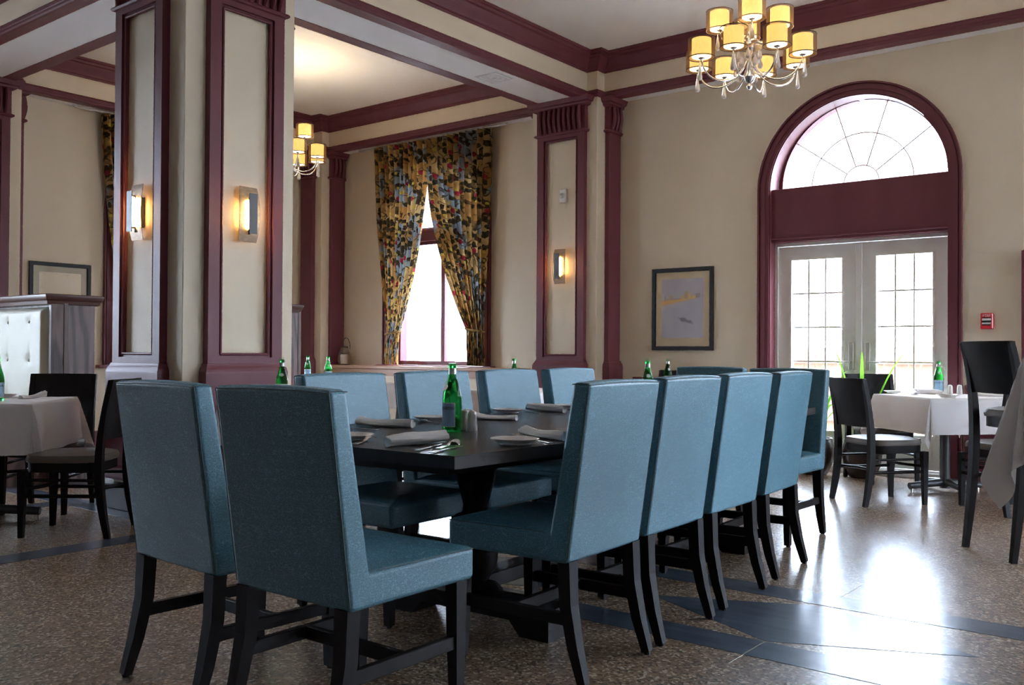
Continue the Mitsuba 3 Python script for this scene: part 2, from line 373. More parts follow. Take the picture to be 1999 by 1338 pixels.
def pilaster(parts, m, w, panel=True, plinth=True):
    """On the face y=0 of m, centred on x=0, standing out towards -y."""
    t, h = .055, w/2
    put = lambda n, mesh, mat, **k: parts.put(n, tf(mesh, m), mat, **k)
    if panel:
        fr = .105
        outer, inner = sbox(-h, .98, h, 3.40), sbox(-h+fr, 1.045, h-fr, 3.325)
        put('pilaster', cat(extr(outer.difference(inner.buffer(.022, join_style=2)), -t, 0), extr(inner.buffer(.022, join_style=2).difference(inner), -t+.018, 0)), 'm_maroon', label='maroon framed pilaster')
        put('pilaster__panel', extr(inner.buffer(.02, join_style=2), -.012, 0), 'm_cream', label='cream inset panel')
        bev = []
        for (a, b) in (((-h+fr, 1.045), (-h+fr, 3.325)), ((h-fr, 1.045), (h-fr, 3.325)), ((-h+fr, 1.045), (h-fr, 1.045)), ((-h+fr, 3.325), (h-fr, 3.325))):
            bev.append(tube([(a[0], -t+.016, a[1]), ((a[0]+b[0])/2, -t+.016, (a[1]+b[1])/2), (b[0], -t+.016, b[1])], .009, 8))
        put('pilaster__bead', cat(*bev), 'm_maroon', smooth=40)
    else:
        put('pilaster', box(-h, h, -t, 0, .98, 3.40, .004), 'm_maroon', label='narrow maroon pilaster')
    cw = h+.012
    ring = [(t, 3.385), (t+.014, 3.39), (t+.022, 3.402), (t+.014, 3.415), (t, 3.42)]
    put('capital', cat(box(-cw+.004, cw-.004, -t, 0, 3.385, 3.70), arch_profile_band(ring, -cw, cw),
        arch_profile_band([(t, 3.655), (t+.02, 3.66), (t+.035, 3.672), (t+.04, 3.69), (t+.062, 3.70), (t+.075, 3.728), (t+.078, 3.748), (0, 3.75)], -cw, cw)), 'm_maroon', smooth=35, label='maroon fluted capital')
    nf = max(3, int(round(w/.068))); zz = np.linspace(3.42, 3.66, 13); s = (zz-3.42)/.24
    out = .010+.030*np.sin(s*PI*.95)**1.0*(1-.15*s)+.016*s*s
    for i in range(nf):
        x = -cw+.03+(2*cw-.06)*(i+.5)/nf; r = (2*cw-.06)/nf*.40
        path = np.stack([np.full(13, x), -t-out+.012, zz], 1)
        put('capital__flute', loft(path, circle(1.0, 8)*[1, .8], np.full(13, r)*(1-.25*np.abs(s-.5)), up=(1, 0, 0)), 'm_maroon', smooth=50)
    base = [(t, .985), (t+.008, .982), (t+.012, .965), (t+.022, .955), (t+.026, .938), (t+.030, .93), (t+.030, .915)]
    put('pedestal', cat(arch_profile_band(base, -h, h), arch_profile_band([(t+.030, .92), (t+.030, .30)], -h, h), box(-h, h, -t-.005, 0, .20, .985),
        arch_profile_band([(t+.030, .30), (t+.045, .28), (t+.045, .22), (t+.03, .20)], -h, h)), 'm_maroon', smooth=35, label='maroon pedestal under the pilaster')
def face(x, y, rz): return M((x, y, 0), rz)
def pier(parts, x0, x1, y0, y1, mat='m_cream', plinth=True):
    parts.put('shaft', box(x0, x1, y0, y1, .16, ZC-.001, .004), mat, label='cream painted shaft')
    if plinth: parts.put('plinth', cat(box(x0-.09, x1+.09, y0-.09, y1+.09, 0, .165, .006)), 'm_black', label='dark plinth')
CX0, CX1, CY0, CY1 = -6.155, -5.33, 3.33, 4.195
p = Parts(); pier(p, CX0, CX1, CY0, CY1)
pilaster(p, face((CX0+CX1)/2-.055, CY0, 0), .585); pilaster(p, face(CX1, (CY0+CY1)/2+.01, 90), .585)
pilaster(p, face(CX0, (CY0+CY1)/2, -90), .585); pilaster(p, face((CX0+CX1)/2, CY1, 180), .585)
place('column', p, None, 'free-standing square cream column with maroon framed panels and two lit sconces', 'column')
def wallpier(parts, x0, x1, y0, y1):
    parts.put('shaft', box(x0, x1, y0, y1, 0, ZC-.001, .004), 'm_cream', label='cream painted shaft')
p = Parts(); wallpier(p, -6.175, -5.33, 8.10, YW)
pilaster(p, face(-5.76, 8.10, 0), .61); pilaster(p, face(-5.33, 8.365, 90), .225, False); pilaster(p, face(-6.175, 8.365, -90), .225, False)
place('wall_pier', p, None, 'cream and maroon pier on the far wall between the curtained window and the arched door', 'pier')
p = Parts(); wallpier(p, XL, -9.72, 8.12, YW); 
pilaster(p, face(-9.72, 8.365, 90), .23, False); pilaster(p, face(-9.965, 8.12, 0), .24, False)
place('wall_pier', p, None, 'cream corner pier with two narrow maroon pilasters beside the lantern', 'pier')
p = Parts(); wallpier(p, XL, -9.75, 3.40, 4.26)
pilaster(p, face(-9.75, 3.83, 90), .60); pilaster(p, face(-9.94, 4.26, 180), .25, False); pilaster(p, face(-9.94, 3.40, 0), .25, False)
place('wall_pier', p, None, 'cream and maroon pier at the left edge of the photo above the tufted booth', 'pier')
# wainscot right and left of the door, thin baseboards
struct('trim_20', box(DX+.93, XR, YW-.03, YW, 0, .79), 'm_maroon', 'maroon wainscot right of the door')
sub('trim_20', 'chair_rail', box(DX+.93, XR, YW-.05, YW, .79, .82, .006), 'm_maroon')
struct('trim_19', box(-5.1, DX-.93, YW-.03, YW, 0, .79), 'm_maroon', 'maroon wainscot left of the door')
sub('trim_19', 'chair_rail', box(-5.1, DX-.93, YW-.05, YW, .79, .82, .006), 'm_maroon')
struct('trim_21', box(-1.46, -1.36, YW-.06, YW, .82, 1.92, .006), 'm_maroon', 'maroon upright trim at the right edge')
struct('baseboard_left', box(XL, XL+.03, YB, YW, 0, .16), 'm_maroon', 'plain maroon wooden baseboard')
# ------------------------------------------------------------------ door and windows (built in the far wall's frame: face y=YW, then turned)
def casing(cx, z0, prof=True):
    o, i = arch(cx, .905, z0, 2.62, 48), arch(cx, .80, z0-.01, 2.62, 48)
    mid = arch(cx, .875, z0-.01, 2.62, 48); mid2 = arch(cx, .835, z0-.01, 2.62, 48)
    return cat(extr(o.difference(i), YW-.022, YW), extr(mid.difference(mid2), YW-.034, YW-.02), extr(o.difference(arch(cx, .890, z0-.01, 2.62, 48)), YW-.045, YW))
def reveal(cx, z0, y1=YW+.30):
    return extr(arch(cx, .805, z0, 2.62, 48).difference(arch(cx, .79, z0-.02, 2.62, 48)), YW-.01, y1)
def fanlight(key, cx, z0, yf, m=None):
    """Half-round light above the transom: frame, radial bars and glass."""
    t = (lambda q: q) if m is None else (lambda q: tf(q, m))
    half = arch(cx, .785, 2.62, 2.62, 48); full = half.buffer(0)
    sub(key, 'fanlight_frame', t(extr(full.difference(arch(cx, .745, 2.655, 2.66, 48)), yf-.02, yf+.03)), 'm_maroon', label='maroon half-round frame')
    bars = []
    for a in (36, 72, 108, 144):
        c, s = math.cos(math.radians(a)), math.sin(math.radians(a))
        bars.append(LineString([(cx+.16*c, 2.65+.16*s), (cx+.76*c, 2.65+.76*s)]).buffer(.005, cap_style=2))
    bars.append(Point(cx, 2.65).buffer(.165).difference(Point(cx, 2.65).buffer(.156)).intersection(half))
    bars.append(Point(cx, 2.65).buffer(.465).difference(Point(cx, 2.65).buffer(.456)).intersection(half))
    sub(key, 'fanlight_bar', t(extr(unary_union(bars), yf-.008, yf+.008)), 'm_doorwhite', label='thin white glazing bars')
    g = extr(half, yf, yf+.002)
    v = np.array([(x, yf, z) for x, z in half.exterior.coords[:-1]]); n = len(v)
    sub(key, 'fanlight_pane', t(tm(v, [(0, i, i+1) for i in range(1, n-1)])), 'm_glass', label='half-round glass pane')
# the door
labels['door_1'] = {'kind': 'structure', 'label': 'white double french door under a maroon half-round arch'}
K = 'door_1'
scene[K] = mikit.ply(casing(DX, 0), 'm_maroon', smooth=False)
sub(K, 'reveal', reveal(DX, 0), 'm_maroon', label='maroon reveal inside the arch')
YD = YW+.14
sub(K, 'transom_panel', cat(box(DX-.795, DX+.795, YW+.03, YW+.20, 2.13, 2.64, .004), box(DX-.795, DX+.795, YW+.012, YW+.05, 2.155, 2.175, .004)), 'm_maroon', label='wide maroon panel between door and fanlight')
fanlight(K, DX, 0, YW+.20)
sub(K, 'jamb', cat(box(DX-.795, DX-.762, YD-.03, YD+.08, 0, 2.13), box(DX+.762, DX+.795, YD-.03, YD+.08, 0, 2.13), box(DX-.795, DX+.795, YD-.03, YD+.08, 2.10, 2.135)), 'm_doorwhite', label='white door jamb')
sub(K, 'sill', box(DX-.80, DX+.80, YW-.03, YW+.30, 0, .055, .005), 'm_plastic', label='pale door sill')
for s in (-1, 1):
    x0, x1 = (DX-.76, DX-.004) if s < 0 else (DX+.004, DX+.76)
    px0, px1 = (x0+.125, x1-.15) if s < 0 else (x0+.15, x1-.125)
    leaf = sbox(x0, .06, x1, 2.095).difference(sbox(px0, .36, px1, 1.965))
    lk = sub(K, 'leaf', cat(extr(leaf, YD, YD+.045), extr(sbox(px0-.02, .34, px1+.02, 1.985).difference(sbox(px0, .36, px1, 1.965)), YD-.008, YD), box(x0+.13, x1-.13, YD-.006, YD, .13, .30, .003)), 'm_doorwhite', label='white glazed door leaf')
    xs, zs = np.linspace(px0, px1, 4), np.linspace(.36, 1.965, 6)
    for i in range(3):
        for j in range(5):
            sub(lk, 'pane', tm([(xs[i], YD+.022, zs[j]), (xs[i+1], YD+.022, zs[j]), (xs[i+1], YD+.022, zs[j+1]), (xs[i], YD+.022, zs[j+1])], [(0, 1, 2), (0, 2, 3)]), 'm_glass')
    for x in xs[1:-1]: sub(lk, 'muntin', box(x-.006, x+.006, YD+.015, YD+.029, .36, 1.965), 'm_doorwhite')
    for z in zs[1:-1]: sub(lk, 'muntin', box(px0, px1, YD+.014, YD+.030, z-.006, z+.006), 'm_doorwhite')
    hx = x1-.065 if s < 0 else x0+.075
    plate = rhull([(hx-.014, YD-.004, .93), (hx+.014, YD-.004, .93), (hx-.014, YD-.004, 1.17), (hx+.014, YD-.004, 1.17)], .010)
    lever = cat(tube([(hx, YD-.01, 1.0), (hx, YD-.03, 1.0), (hx, YD-.05, 1.0)], .010), tube(bez((hx, YD-.048, 1.0), (hx+s*.03, YD-.055, 1.005), (hx+s*.07, YD-.052, .995), (hx+s*.115, YD-.05, 1.0)), .0075), cyl(0, 0, 0, .012, .016).apply_transform(np.array([[1, 0, 0, hx], [0, 0, -1, YD-.008], [0, 1, 0, 1.10], [0, 0, 0, 1.0]])))
    sub(lk, 'handle', cat(plate, lever), 'm_nickel', smooth=40, label='brushed metal lever handle on a long plate')
struct('trim_22', box(DX-.03, DX+.03, YD-.012, YD, .06, 2.095, .004), 'm_doorwhite', 'white strip where the door leaves meet')
def arched_window(key, cx, m, label, shelf=True):
    labels[key] = {'kind': 'structure', 'label': label}
    t = (lambda q: q) if m is None else (lambda q: tf(q, m))
    scene[key] = mikit.ply(t(casing(cx, .9)), 'm_maroon')
    sub(key, 'reveal', t(reveal(cx, .9)), 'm_maroon')
    yf = YW+.16
    sub(key, 'transom', t(cat(box(cx-.79, cx+.79, yf-.05, yf+.06, 2.48, 2.635, .006), box(cx-.79, cx+.79, yf-.065, yf-.04, 2.60, 2.635, .004), box(cx-.79, cx+.79, yf-.065, yf-.04, 2.48, 2.505, .004))), 'm_maroon', label='maroon transom bar')
    fanlight(key, cx, .9, yf, m)
    fr = sbox(cx-.79, .9, cx+.79, 2.48).difference(sbox(cx-.75, .95, cx-.03, 2.44)).difference(sbox(cx+.03, .95, cx+.75, 2.44))
    sub(key, 'frame', t(extr(fr, yf-.02, yf+.04)), 'm_maroon', label='maroon window frame with a centre post')
    for a, b in ((cx-.75, cx-.03), (cx+.03, cx+.75)):
        sub(key, 'pane', t(tm([(a, yf, .95), (b, yf, .95), (b, yf, 2.44), (a, yf, 2.44)], [(0, 1, 2), (0, 2, 3)])), 'm_glass', label='clear window pane')
    sub(key, 'sill', t(box(cx-.98, cx+.98, YW-.09, YW+.15, .865, .90, .006)), 'm_maroon', label='maroon window sill')
arched_window('window_1', WX, None, 'arched window behind the parted floral curtains')
def leftm(): # far-wall frame (x along, y=YW) -> left wall: y_far -> -x
    a = M((0, -YW-XL, 0)); return RZ @ a
def rightm():
    a = np.diag([1.0, -1, 1, 1]); a[1, 3] = YW-XR; return RZ @ a
arched_window('window_2', LY, leftm(), 'arched window in the left wall beyond the column')
arched_window('window_3', 1.45, leftm(), 'arched window in the left wall near the booth')
for i, c in enumerate((1.75, 3.65)): arched_window(f'window_{4+i}', c, None, 'arched window in the far wall right of the frame')
for i, c in enumerate((7.0,)):
    arched_window(f'window_{6+i}', c, rightm(), 'arched window in the right wall')
# wooden ledge along the window wall
struct('trim_23', box(-9.72, -6.175, YW-.30, YW, .845, .888, .008), 'm_ledge', 'stained wood ledge along the window wall')
sub('trim_23', 'apron', box(-9.72, -6.175, YW-.27, YW-.02, .76, .845), 'm_ledge')
struct('trim_24', box(-9.72, -6.175, YW-.26, YW-.02, 0, .76), 'm_cream', 'cream dado under the ledge')
# vents in the beam soffit
for x, y, nm in ((-5.77, 6.95, 'square white air diffuser in the beam soffit nearer the pier'), ):
    p = Parts(); p.put('plate', box(x-.135, x+.135, y-.135, y+.135, ZS-.006, ZS), 'm_grille')
    for k in range(3): q = .11-.035*k; p.put('louvre', extz(sbox(x-q, y-q, x+q, y+q).difference(sbox(x-q+.012, y-q+.012, x+q-.012, y+q-.012)), ZS-.011, ZS-.005), 'm_white')
    place('ceiling_vent', p, None, nm, 'vent')

# ------------------------------------------------------------------ upholstered dining chairs
def chair_parts():
    p = Parts(); w = .244
    def lx(z): return -.075*np.clip((z-.385)/.585, 0, 1)
    R = .016
    # backrest: raked slab, its top slightly crowned
    pts = []
    for s in (-1, 1):
        pts += [(s*(w-R), R, .385+R), (s*(w-R), .088-R, .385+R), (s*(w-R), -.04+R, .70), (s*(w-R), -.078+R, 0.964-R), (s*(w-R), .0-.012-R, 0.964-R)]
    pts += [(0, -.078+R, .970-R), (0, -.012-R, .970-R), (s*.13, -.078+R, .968-R), (-s*.13, -.078+R, .968-R), (s*.13, -.012-R, .968-R), (-s*.13, -.012-R, .968-R)]
    p.put('backrest', rhull(pts, R), 'm_fabric', smooth=38)
    R = .018; pts = []
    for s in (-1, 1):
        for y in (.02, .50-R):
            for z in (.385+R, .483-R): pts.append((s*(w-R), y, z))
    pts += [(s*.12, y, .495-R) for s in (-1, 1) for y in (.12, .42)]
    p.put('seat', rhull(pts, R), 'm_fabric', smooth=38)
    e = .0016
    for s in (-1, 1):
        x = s*(w-.003)
        p.put('seam', tube([(x, -.0745, .955), (x, -.037, .69), (x, .003, .40)], e, 6), 'm_seam')
        p.put('seam', tube([(x, .10, .481), (x, .28, .479), (x, .494, .476)], e, 6), 'm_seam')
        p.put('seam', tube([(x, -.0745, .957), (x, -.045, .961), (x, -.0125, .957)], e, 6), 'm_seam')
    p.put('seam', tube([(-w+.006, -.0765, .955), (-.13, -.0775, .959), (0, -.078, .9605), (.13, -.0775, .959), (w-.006, -.0765, .955)], e, 6), 'm_seam')
    q = rect(1, 1)
    for s in (-1, 1):
        p.put('leg', loft([(s*.21, .022, .39), (s*.211, .015, .25), (s*.213, -.012, .12), (s*.215, -.045, .008)], q, [(.046, .052), (.044, .048), (.038, .040), (.030, .030)], up=(1, 0, 0)), 'm_darkwood')
        p.put('leg', loft([(s*.208, .455, .39), (s*.209, .456, .2), (s*.21, .458, .008)], q, [(.046, .046), (.040, .040), (.030, .030)], up=(1, 0, 0)), 'm_darkwood')
        p.put('stretcher', box(s*.211-.011, s*.211+.011, .0, .46, .185, .225, .002), 'm_darkwood')
    p.put('stretcher', box(-.205, .205, .225, .247, .185, .225, .002), 'm_darkwood')
    for s in (-1, 1):
        for y in (-.045, .458): p.put('leg_glide', cyl(s*.213, y, 0, .009, .012, 10), 'm_black')
    return p
CH = chair_parts()
tilt = 2.6
chairs = [
    (-2.675, 1.648, -2.5, 1.006, 'blue-green upholstered chair seen from behind, left of the two at the near table end'),
    (-2.070, 1.628, .6, 1.008, 'blue-green upholstered chair at the near table end, its whole back and seat side showing'),
    (-1.724, 2.690, 92.5, 1.012, 'nearest of the four blue chairs along the right side of the long table'),
    (-1.748, 3.231, 92, 1.018, 'second nearest of the four blue chairs along the right side of the long table'),
    (-1.778, 3.814, 91.6, 1.021, 'third nearest of the four blue chairs along the right side of the long table'),
    (-1.827, 4.455, 93.5, 1.018, 'farthest of the four blue chairs along the right side of the long table'),
    (-3.082, 2.735, -88.3, 1.007, 'nearest of the four pale blue chairs along the left side of the long table'),
    (-3.082, 3.315, -88, 1.01, 'pale blue chair behind the green bottle, second nearest on the left of the long table'),
    (-3.110, 3.930, -87.3, 1.011, 'third nearest of the four pale blue chairs on the left of the long table'),
    (-3.112, 4.505, -88.2, 1.012, 'farthest of the four pale blue chairs on the left, in front of the pier'),
    (-2.80, 5.59, 179.6, 1.015, 'grey chair with its dark front to us, left one at the far table end'),
    (-2.222, 5.468, 179, 1.015, 'grey chair with its front to us at the far table end, nearest the door'),
]
for x, y, a, s, lab in chairs:
    place('dining_chair', CH, M((x, y, 0), a, (1, 1, s)), lab, 'chair', 'upholstered chairs around the long table')

# ------------------------------------------------------------------ the long table
TC, TA = np.array([-2.47, 3.69]), 2.6
def table_parts():
    p = Parts(); L, e, b = 1.66, .545, .605
    ys = np.linspace(-L, L, 25); wd = b-(b-e)*(ys/L)**2
    poly = Polygon([(wd[i], ys[i]) for i in range(25)]+[(-wd[i], ys[i]) for i in range(24, -1, -1)])
    p.put('tabletop', cat(extz(poly.buffer(-.003), .757, .760), extz(poly, .721, .757)), 'm_table', label='dark brown wood top with gently bowed long sides')
    p.put('apron', extz(poly.buffer(-.22), .665, .721), 'm_darkwood')
    prof = [(0, .10), (.105, .10), (.11, .125), (.085, .15), (.055, .165), (.062, .18), (.075, .20), (.088, .235), (.090, .27), (.078, .31), (.055, .345), (.048, .362), (.062, .375), (.085, .392), (.092, .405), (.084, .418), (.056, .43), (.050, .46), (.060, .50), (.075, .56), (.082, .60), (.095, .62), (.10, .65), (0, .65)]
    for y in (-.86, 1.02):
        p.put('pedestal', lathe(prof, 28).apply_translation((0, y, 0)), 'm_darkwood', smooth=40, label='dark turned baluster pedestal')
        foot = unary_union([sbox(-.40, .055, .40, .115), Polygon([(-.40, 0), (-.27, 0), (-.22, .055), (-.40, .055)]), Polygon([(.40, 0), (.27, 0), (.22, .055), (.40, .055)])])
        p.put('foot', extr(foot, y-.075, y+.075), 'm_darkwood', label='dark plinth foot')
    p.put('stretcher', box(-.05, .05, -.86, 1.02, .125, .185, .004), 'm_darkwood')
    return p
place('dining_table', table_parts(), M((*TC, 0), TA), 'long dark wood table with bowed sides, set for twelve', 'table')

# ------------------------------------------------------------------ wooden restaurant chairs
def wood_chair(seat_z=.455, H=.90, ring=False, mat='m_espresso'):
    p = Parts(); q = rect(1, 1); k = seat_z
    for s in (-1, 1):
        pa = bez((s*.205, -.27, 0), (s*.203, -.215, k*.55), (s*.2, -.185, k*1.05), (s*.205, -.285, H-.005), 16)
        sc = [(.030+.012*math.sin(PI*min(1, t*1.2)), .028+.014*math.sin(PI*t)) for t in np.linspace(0, 1, 16)]
        p.put('leg', loft(pa, q, sc, up=(1, 0, 0)), mat, smooth=30, label='rear leg running up into the back post')
        p.put('leg', loft([(s*.192, .215, k-.075), (s*.192, .217, k*.5), (s*.192, .220, 0)], q, [(.044, .044), (.037, .037), (.027, .027)], up=(1, 0, 0)), mat)
    def bp(u, v, off):
        x = (u-.5)*.43; z = k+.10+(H-k-.10)*v; t = (z/(H))
        yb = -.205-.085*max(0, (z-k)/(H-k))**1.5-.035*math.cos((u-.5)*PI)+off
        return x, yb, z
    g1, _ = grid(lambda u, v: (*bp(u, v, .009), u, v), 15, 8); g2, _ = grid(lambda u, v: (*bp(u, v, -.009), u, v), 15, 8)
    rim = []
    n, mv = 15, 8
    idx = [i for i in range(n)]+[j*n+n-1 for j in range(1, mv)]+[(mv-1)*n+i for i in range(n-2, -1, -1)]+[j*n for j in range(mv-2, 0, -1)]
    V = np.vstack([g1.vertices, g2.vertices]); N = len(g1.vertices); f = list(g1.faces[:, ::-1])+list(g2.faces+N)
    for a, b in zip(idx, idx[1:]+idx[:1]): f += [(a, b, b+N), (a, b+N, a+N)]
    p.put('backrest', tm(V, f), mat, smooth=35, label='curved dark wood back panel')
    pts = []
    for a in np.arange(20)*2*PI/20:
        c, s = math.cos(a), math.sin(a); e = .55
        pts.append((.215*np.sign(c)*abs(c)**e, .012+.225*np.sign(s)*abs(s)**e))
    P = np.array(pts); C0 = np.array([0, .012])
    vs, zs = [], [(1.0, k-.03), (1.015, k-.012), (.97, k+.010), (.75, k+.022), (.35, k+.028)]
    for sc, z in zs: vs += [(*(C0+(x-C0)*sc), z) for x in P]
    vs.append((*C0, k+.029)); f = []
    for i in range(4):
        for j in range(20):
            a0, a1, b0, b1 = i*20+j, i*20+(j+1) % 20, (i+1)*20+j, (i+1)*20+(j+1) % 20
            f += [(a0, a1, b1), (a0, b1, b0)]
    f += [(80+j, 80+(j+1) % 20, 100) for j in range(20)]; f += [(0, j+1, j) for j in range(1, 19)]
    p.put('seat', tm(vs, f), 'm_taupe', smooth=50, label='taupe upholstered seat')
    p.put('seat_rail', extz(Polygon(P*.96), k-.085, k-.028), mat, smooth=40)
    zr = k*.52
    for s in (-1, 1): p.put('stretcher', tube([(s*.2, -.2, zr), (s*.196, 0, zr), (s*.192, .217, zr)], .011, 8), mat)
    for s in (-1, 1): p.put('stretcher', tube([(s*.2, -.2, zr+.09), (s*.196, 0, zr+.09), (s*.192, .217, zr+.09)], .009, 8), mat)
    p.put('stretcher', tube(bez((-.19, .215, zr+.04), (-.1, .12, zr+.04), (.1, .12, zr+.04), (.19, .215, zr+.04)), .010, 8), mat)
    p.put('stretcher', tube(bez((-.2, -.2, zr+.01), (-.1, -.12, zr+.01), (.1, -.12, zr+.01), (.2, -.2, zr+.01)), .011, 8), mat)
    if ring: p.put('footrest', cat(box(-.19, .19, .20, .235, .28, .315, .003), box(-.19, .19, .199, .236, .314, .318)), mat)
    return p
WC = wood_chair()
woods = [
    (-2.120, 6.990, -38, 'dark wooden chair with taupe seat left of the white table by the french door'),
    (-2.455, 8.130, 222, 'dark wooden chair behind the white table by the french door, only its back showing'),
    (-1.33, 7.18, 48, 'dark wooden chair at the white table by the door, half hidden by the bar stool'),
    (-6.315, 2.950, -136, 'dark wooden chair with a lit back edge in front of the tufted booth'),
    (-5.42, 2.700, 130, 'dark wooden chair with taupe seat between the white table and the big column'),
    (-4.42, 7.95, 182, 'dark wooden chair at the table behind the long table, below the framed picture'),
    (-4.02, 4.05, 75, 'dark wooden chair glimpsed between the first two pale blue chairs'),
]
for x, y, a, lab in woods: place('wooden_chair', WC, M((x, y, 0), a), lab, 'chair', 'dark wooden chairs at the small tables')
BS = wood_chair(.765, 1.145, True)
place('bar_stool', BS, M((-.92, 5.70, 0), -45), 'tall dark wooden bar stool with a curved back at the right edge', 'bar stool')

# ------------------------------------------------------------------ cloth-covered tables
def tablecloth(s, drop, z, seed, n=64):
    rg = np.random.default_rng(seed); ph = rg.uniform(0, 6.28, 8); h = s/2; A = h+drop
    us = np.unique(np.concatenate([np.linspace(-A, -h, n//3), np.linspace(-h, h, n//3), np.linspace(h, A, n//3)]))
    N = len(us); v = []
    for b in us:
        for a in us:
            cx, cy = np.clip(a, -h, h), np.clip(b, -h, h); ox, oy = a-cx, b-cy; r = math.hypot(ox, oy)
            if r < 1e-6: v.append((a, b, z)); continue
            if abs(ox) > 1e-6 and abs(oy) > 1e-6:
                phi = math.atan2(abs(oy), abs(ox)); g = 1-abs(phi-PI/4)/(PI/4)
                k = .05+.25*math.exp(-((phi-.58)/.22)**2)+.11*math.exp(-((phi-1.2)/.17)**2)
            else:
                along = cy if abs(ox) > 1e-6 else cx
                side = (0 if ox > 1e-6 else 1 if ox < -1e-6 else 2 if oy > 0 else 3)
                edge = (abs(along)/h)**4
                k = .10+.035*math.sin(along*9/h+ph[side])*(r/drop)*(1-edge)
            o = k*r+.006*min(1, r/.02); dz = math.sqrt(max(r*r-o*o, 0))
            v.append((cx+ox/r*o, cy+oy/r*o, z-dz))
    f = []
    for j in range(N-1):
        for i in range(N-1):
            a = j*N+i; f += [(a, a+1, a+N+1), (a, a+N+1, a+N)]
    return tm(v, f)
def small_table(s, z, base='cross'):
    p = Parts(); h = s/2-.006
    p.put('tabletop', box(-h, h, -h, h, z-.034, z-.004, .003), 'm_darkwood')
    p.put('pole', cyl(0, 0, .03, z-.034, .038), 'm_blackmetal', smooth=30)
    for k in range(4):
        a = k*PI/2; c, sn = math.cos(a), math.sin(a); L = s*.40
        p.put('foot', loft([(c*.03, sn*.03, .075), (c*L*.6, sn*L*.6, .062), (c*L, sn*L, .05)], circle(1, 10), [.030, .028, .026]), 'm_blackmetal', smooth=40, label='round metal foot')
        p.put('foot__glide', cyl(c*(L-.02), sn*(L-.02), 0, .03, .012, 10), 'm_steel')
    return p
def covered(x, y, rot, s, z, drop, seed, lt, lc, reach=None):
    place('cafe_table', small_table(s, z), M((x, y, 0), rot), lt, 'table')
    one('tablecloth', tablecloth(s, drop, z, seed), 'm_cloth', lc, 'tablecloth', smooth=True, m=M((x, y, 0), rot))
covered(-1.887, 7.826, 48, .76, .75, .27, 1, 'square table on a chrome-ended cross base by the french door', 'white cloth on the square table by the french door, its corner hanging to us')
covered(-6.23, 2.49, 48, .90, .75, .30, 2, 'square table under white cloth at the left edge in front of the booth', 'white cloth with hanging corners on the table at the left edge')
covered(-.175, 3.64, -6.5, .70, 1.085, .36, 3, 'tall bar table cut by the right edge of the photo', 'white cloth hanging from the tall bar table at the right edge')
covered(-4.62, 3.72, 0, .70, .75, .26, 4, 'small table beside the column, hidden by the long table chairs', 'white cloth on the small table beside the column, seen between two blue chairs')
covered(-8.35, 6.75, 0, .80, .75, .26, 5, 'small table in the window bay below the lantern', 'white cloth on the table in the window bay below the lantern')
covered(-7.25, 6.28, 0, .80, .75, .26, 6, 'small table in the window bay in front of the left curtain', 'white cloth on the table in the window bay below the left curtain')
covered(-4.85, 6.35, 0, .80, .75, .26, 8, 'small table behind the pale blue chairs near the pier', 'white cloth on the table near the pier')
covered(-4.15, 7.28, 0, .80, .75, .26, 9, 'small table behind the long table below the framed picture', 'white cloth on the table below the framed picture')
covered(-7.0, 4.85, 0, .80, .75, .26, 10, 'small table behind the column', 'white cloth on the table just behind the column at its left')

# ------------------------------------------------------------------ booths
def booth(x0, x1, y0, y1, H, label, tuft=True):
    p = Parts()
    p.put('body', cat(box(x0, x1-.02, y0+.05, y1-.05, .10, H-.06), box(x0, x1-.02, y0+.02, y1-.02, 0, .12)), 'm_oak')
    p.put('end_panel', cat(box(x1-.03, x1, y0+.02, y1-.02, 0, H-.06, .003), box(x1, x1+.012, y0+.02, y0+.12, 0, H-.06, .003)), 'm_oak', label='dark grained oak end panel')
    p.put('end_strip', box(x1, x1+.014, y0+.12, y0+.155, 0, H-.06, .003), 'm_oakdark')
    cap = [(0, H-.085), (.012, H-.08), (.018, H-.055), (.030, H-.045), (.038, H-.02), (.038, H-.008), (.032, H), (-.15, H)]
    cp = [(x0, y1), (x1, y1), (x1, y0), (x0, y0)]
    p.put('cap', cat(sweep_poly(cp, cap, closed=False), box(x0, x1+.02, y0-.01, y1+.01, H-.02, H-.0005)), 'm_oakdark', smooth=35, label='moulded reddish wood cap')
    if tuft:
        bx, bz = np.arange(x1-.10-.385/2, x0+.1, -.385), [1.29, .98, .67]
        nx, nz = int((x1-x0)/.02), 46
        def fn(u, v):
            x = x0+.02+(x1-.034-x0-.02)*u; z = .52+(H-.10-.52)*v
            d = .075
            for q in bz:
                for b in bx:
                    r2 = ((x-b)/.05)**2+((z-q)/.05)**2; d -= .012*math.exp(-r2*1.3)
                    if abs(x-b) < .05: d -= .0045*math.exp(-((x-b)/.014)**2)*math.exp(-abs(z-q)/.09)
            e = min(u*(x1-x0), (1-u)*(x1-x0), v*.9, (1-v)*.9); d *= min(1, math.sqrt(max(e, 0)/.05)+.05)
            return x, y0+.05-d, z, u, v
        g, _ = grid(fn, nx, nz)
        p.put('cushion', g, 'm_leather', smooth=True, label='cream tufted leather panel')
        for q in bz:
            for b in bx[:5]: p.put('cushion__button', rhull([(b, y0+.05-.060, q)], .013), 'm_leather', smooth=True)
        p.put('bench', rhull([(x, y, z) for x in (x0+.04, x1-.10) for y in (y0-.36, y0) for z in (.40, .43)], .035), 'm_leather', smooth=40, label='cream bench seat')
        p.put('bench_base', box(x0, x1-.08, y0-.34, y0+.05, 0, .37), 'm_oak')
    place('booth', p, None, label, 'booth')
booth(-9.64, -7.44, 3.47, 3.87, 1.51, 'tall booth divider with cream tufted back and oak end at the left')
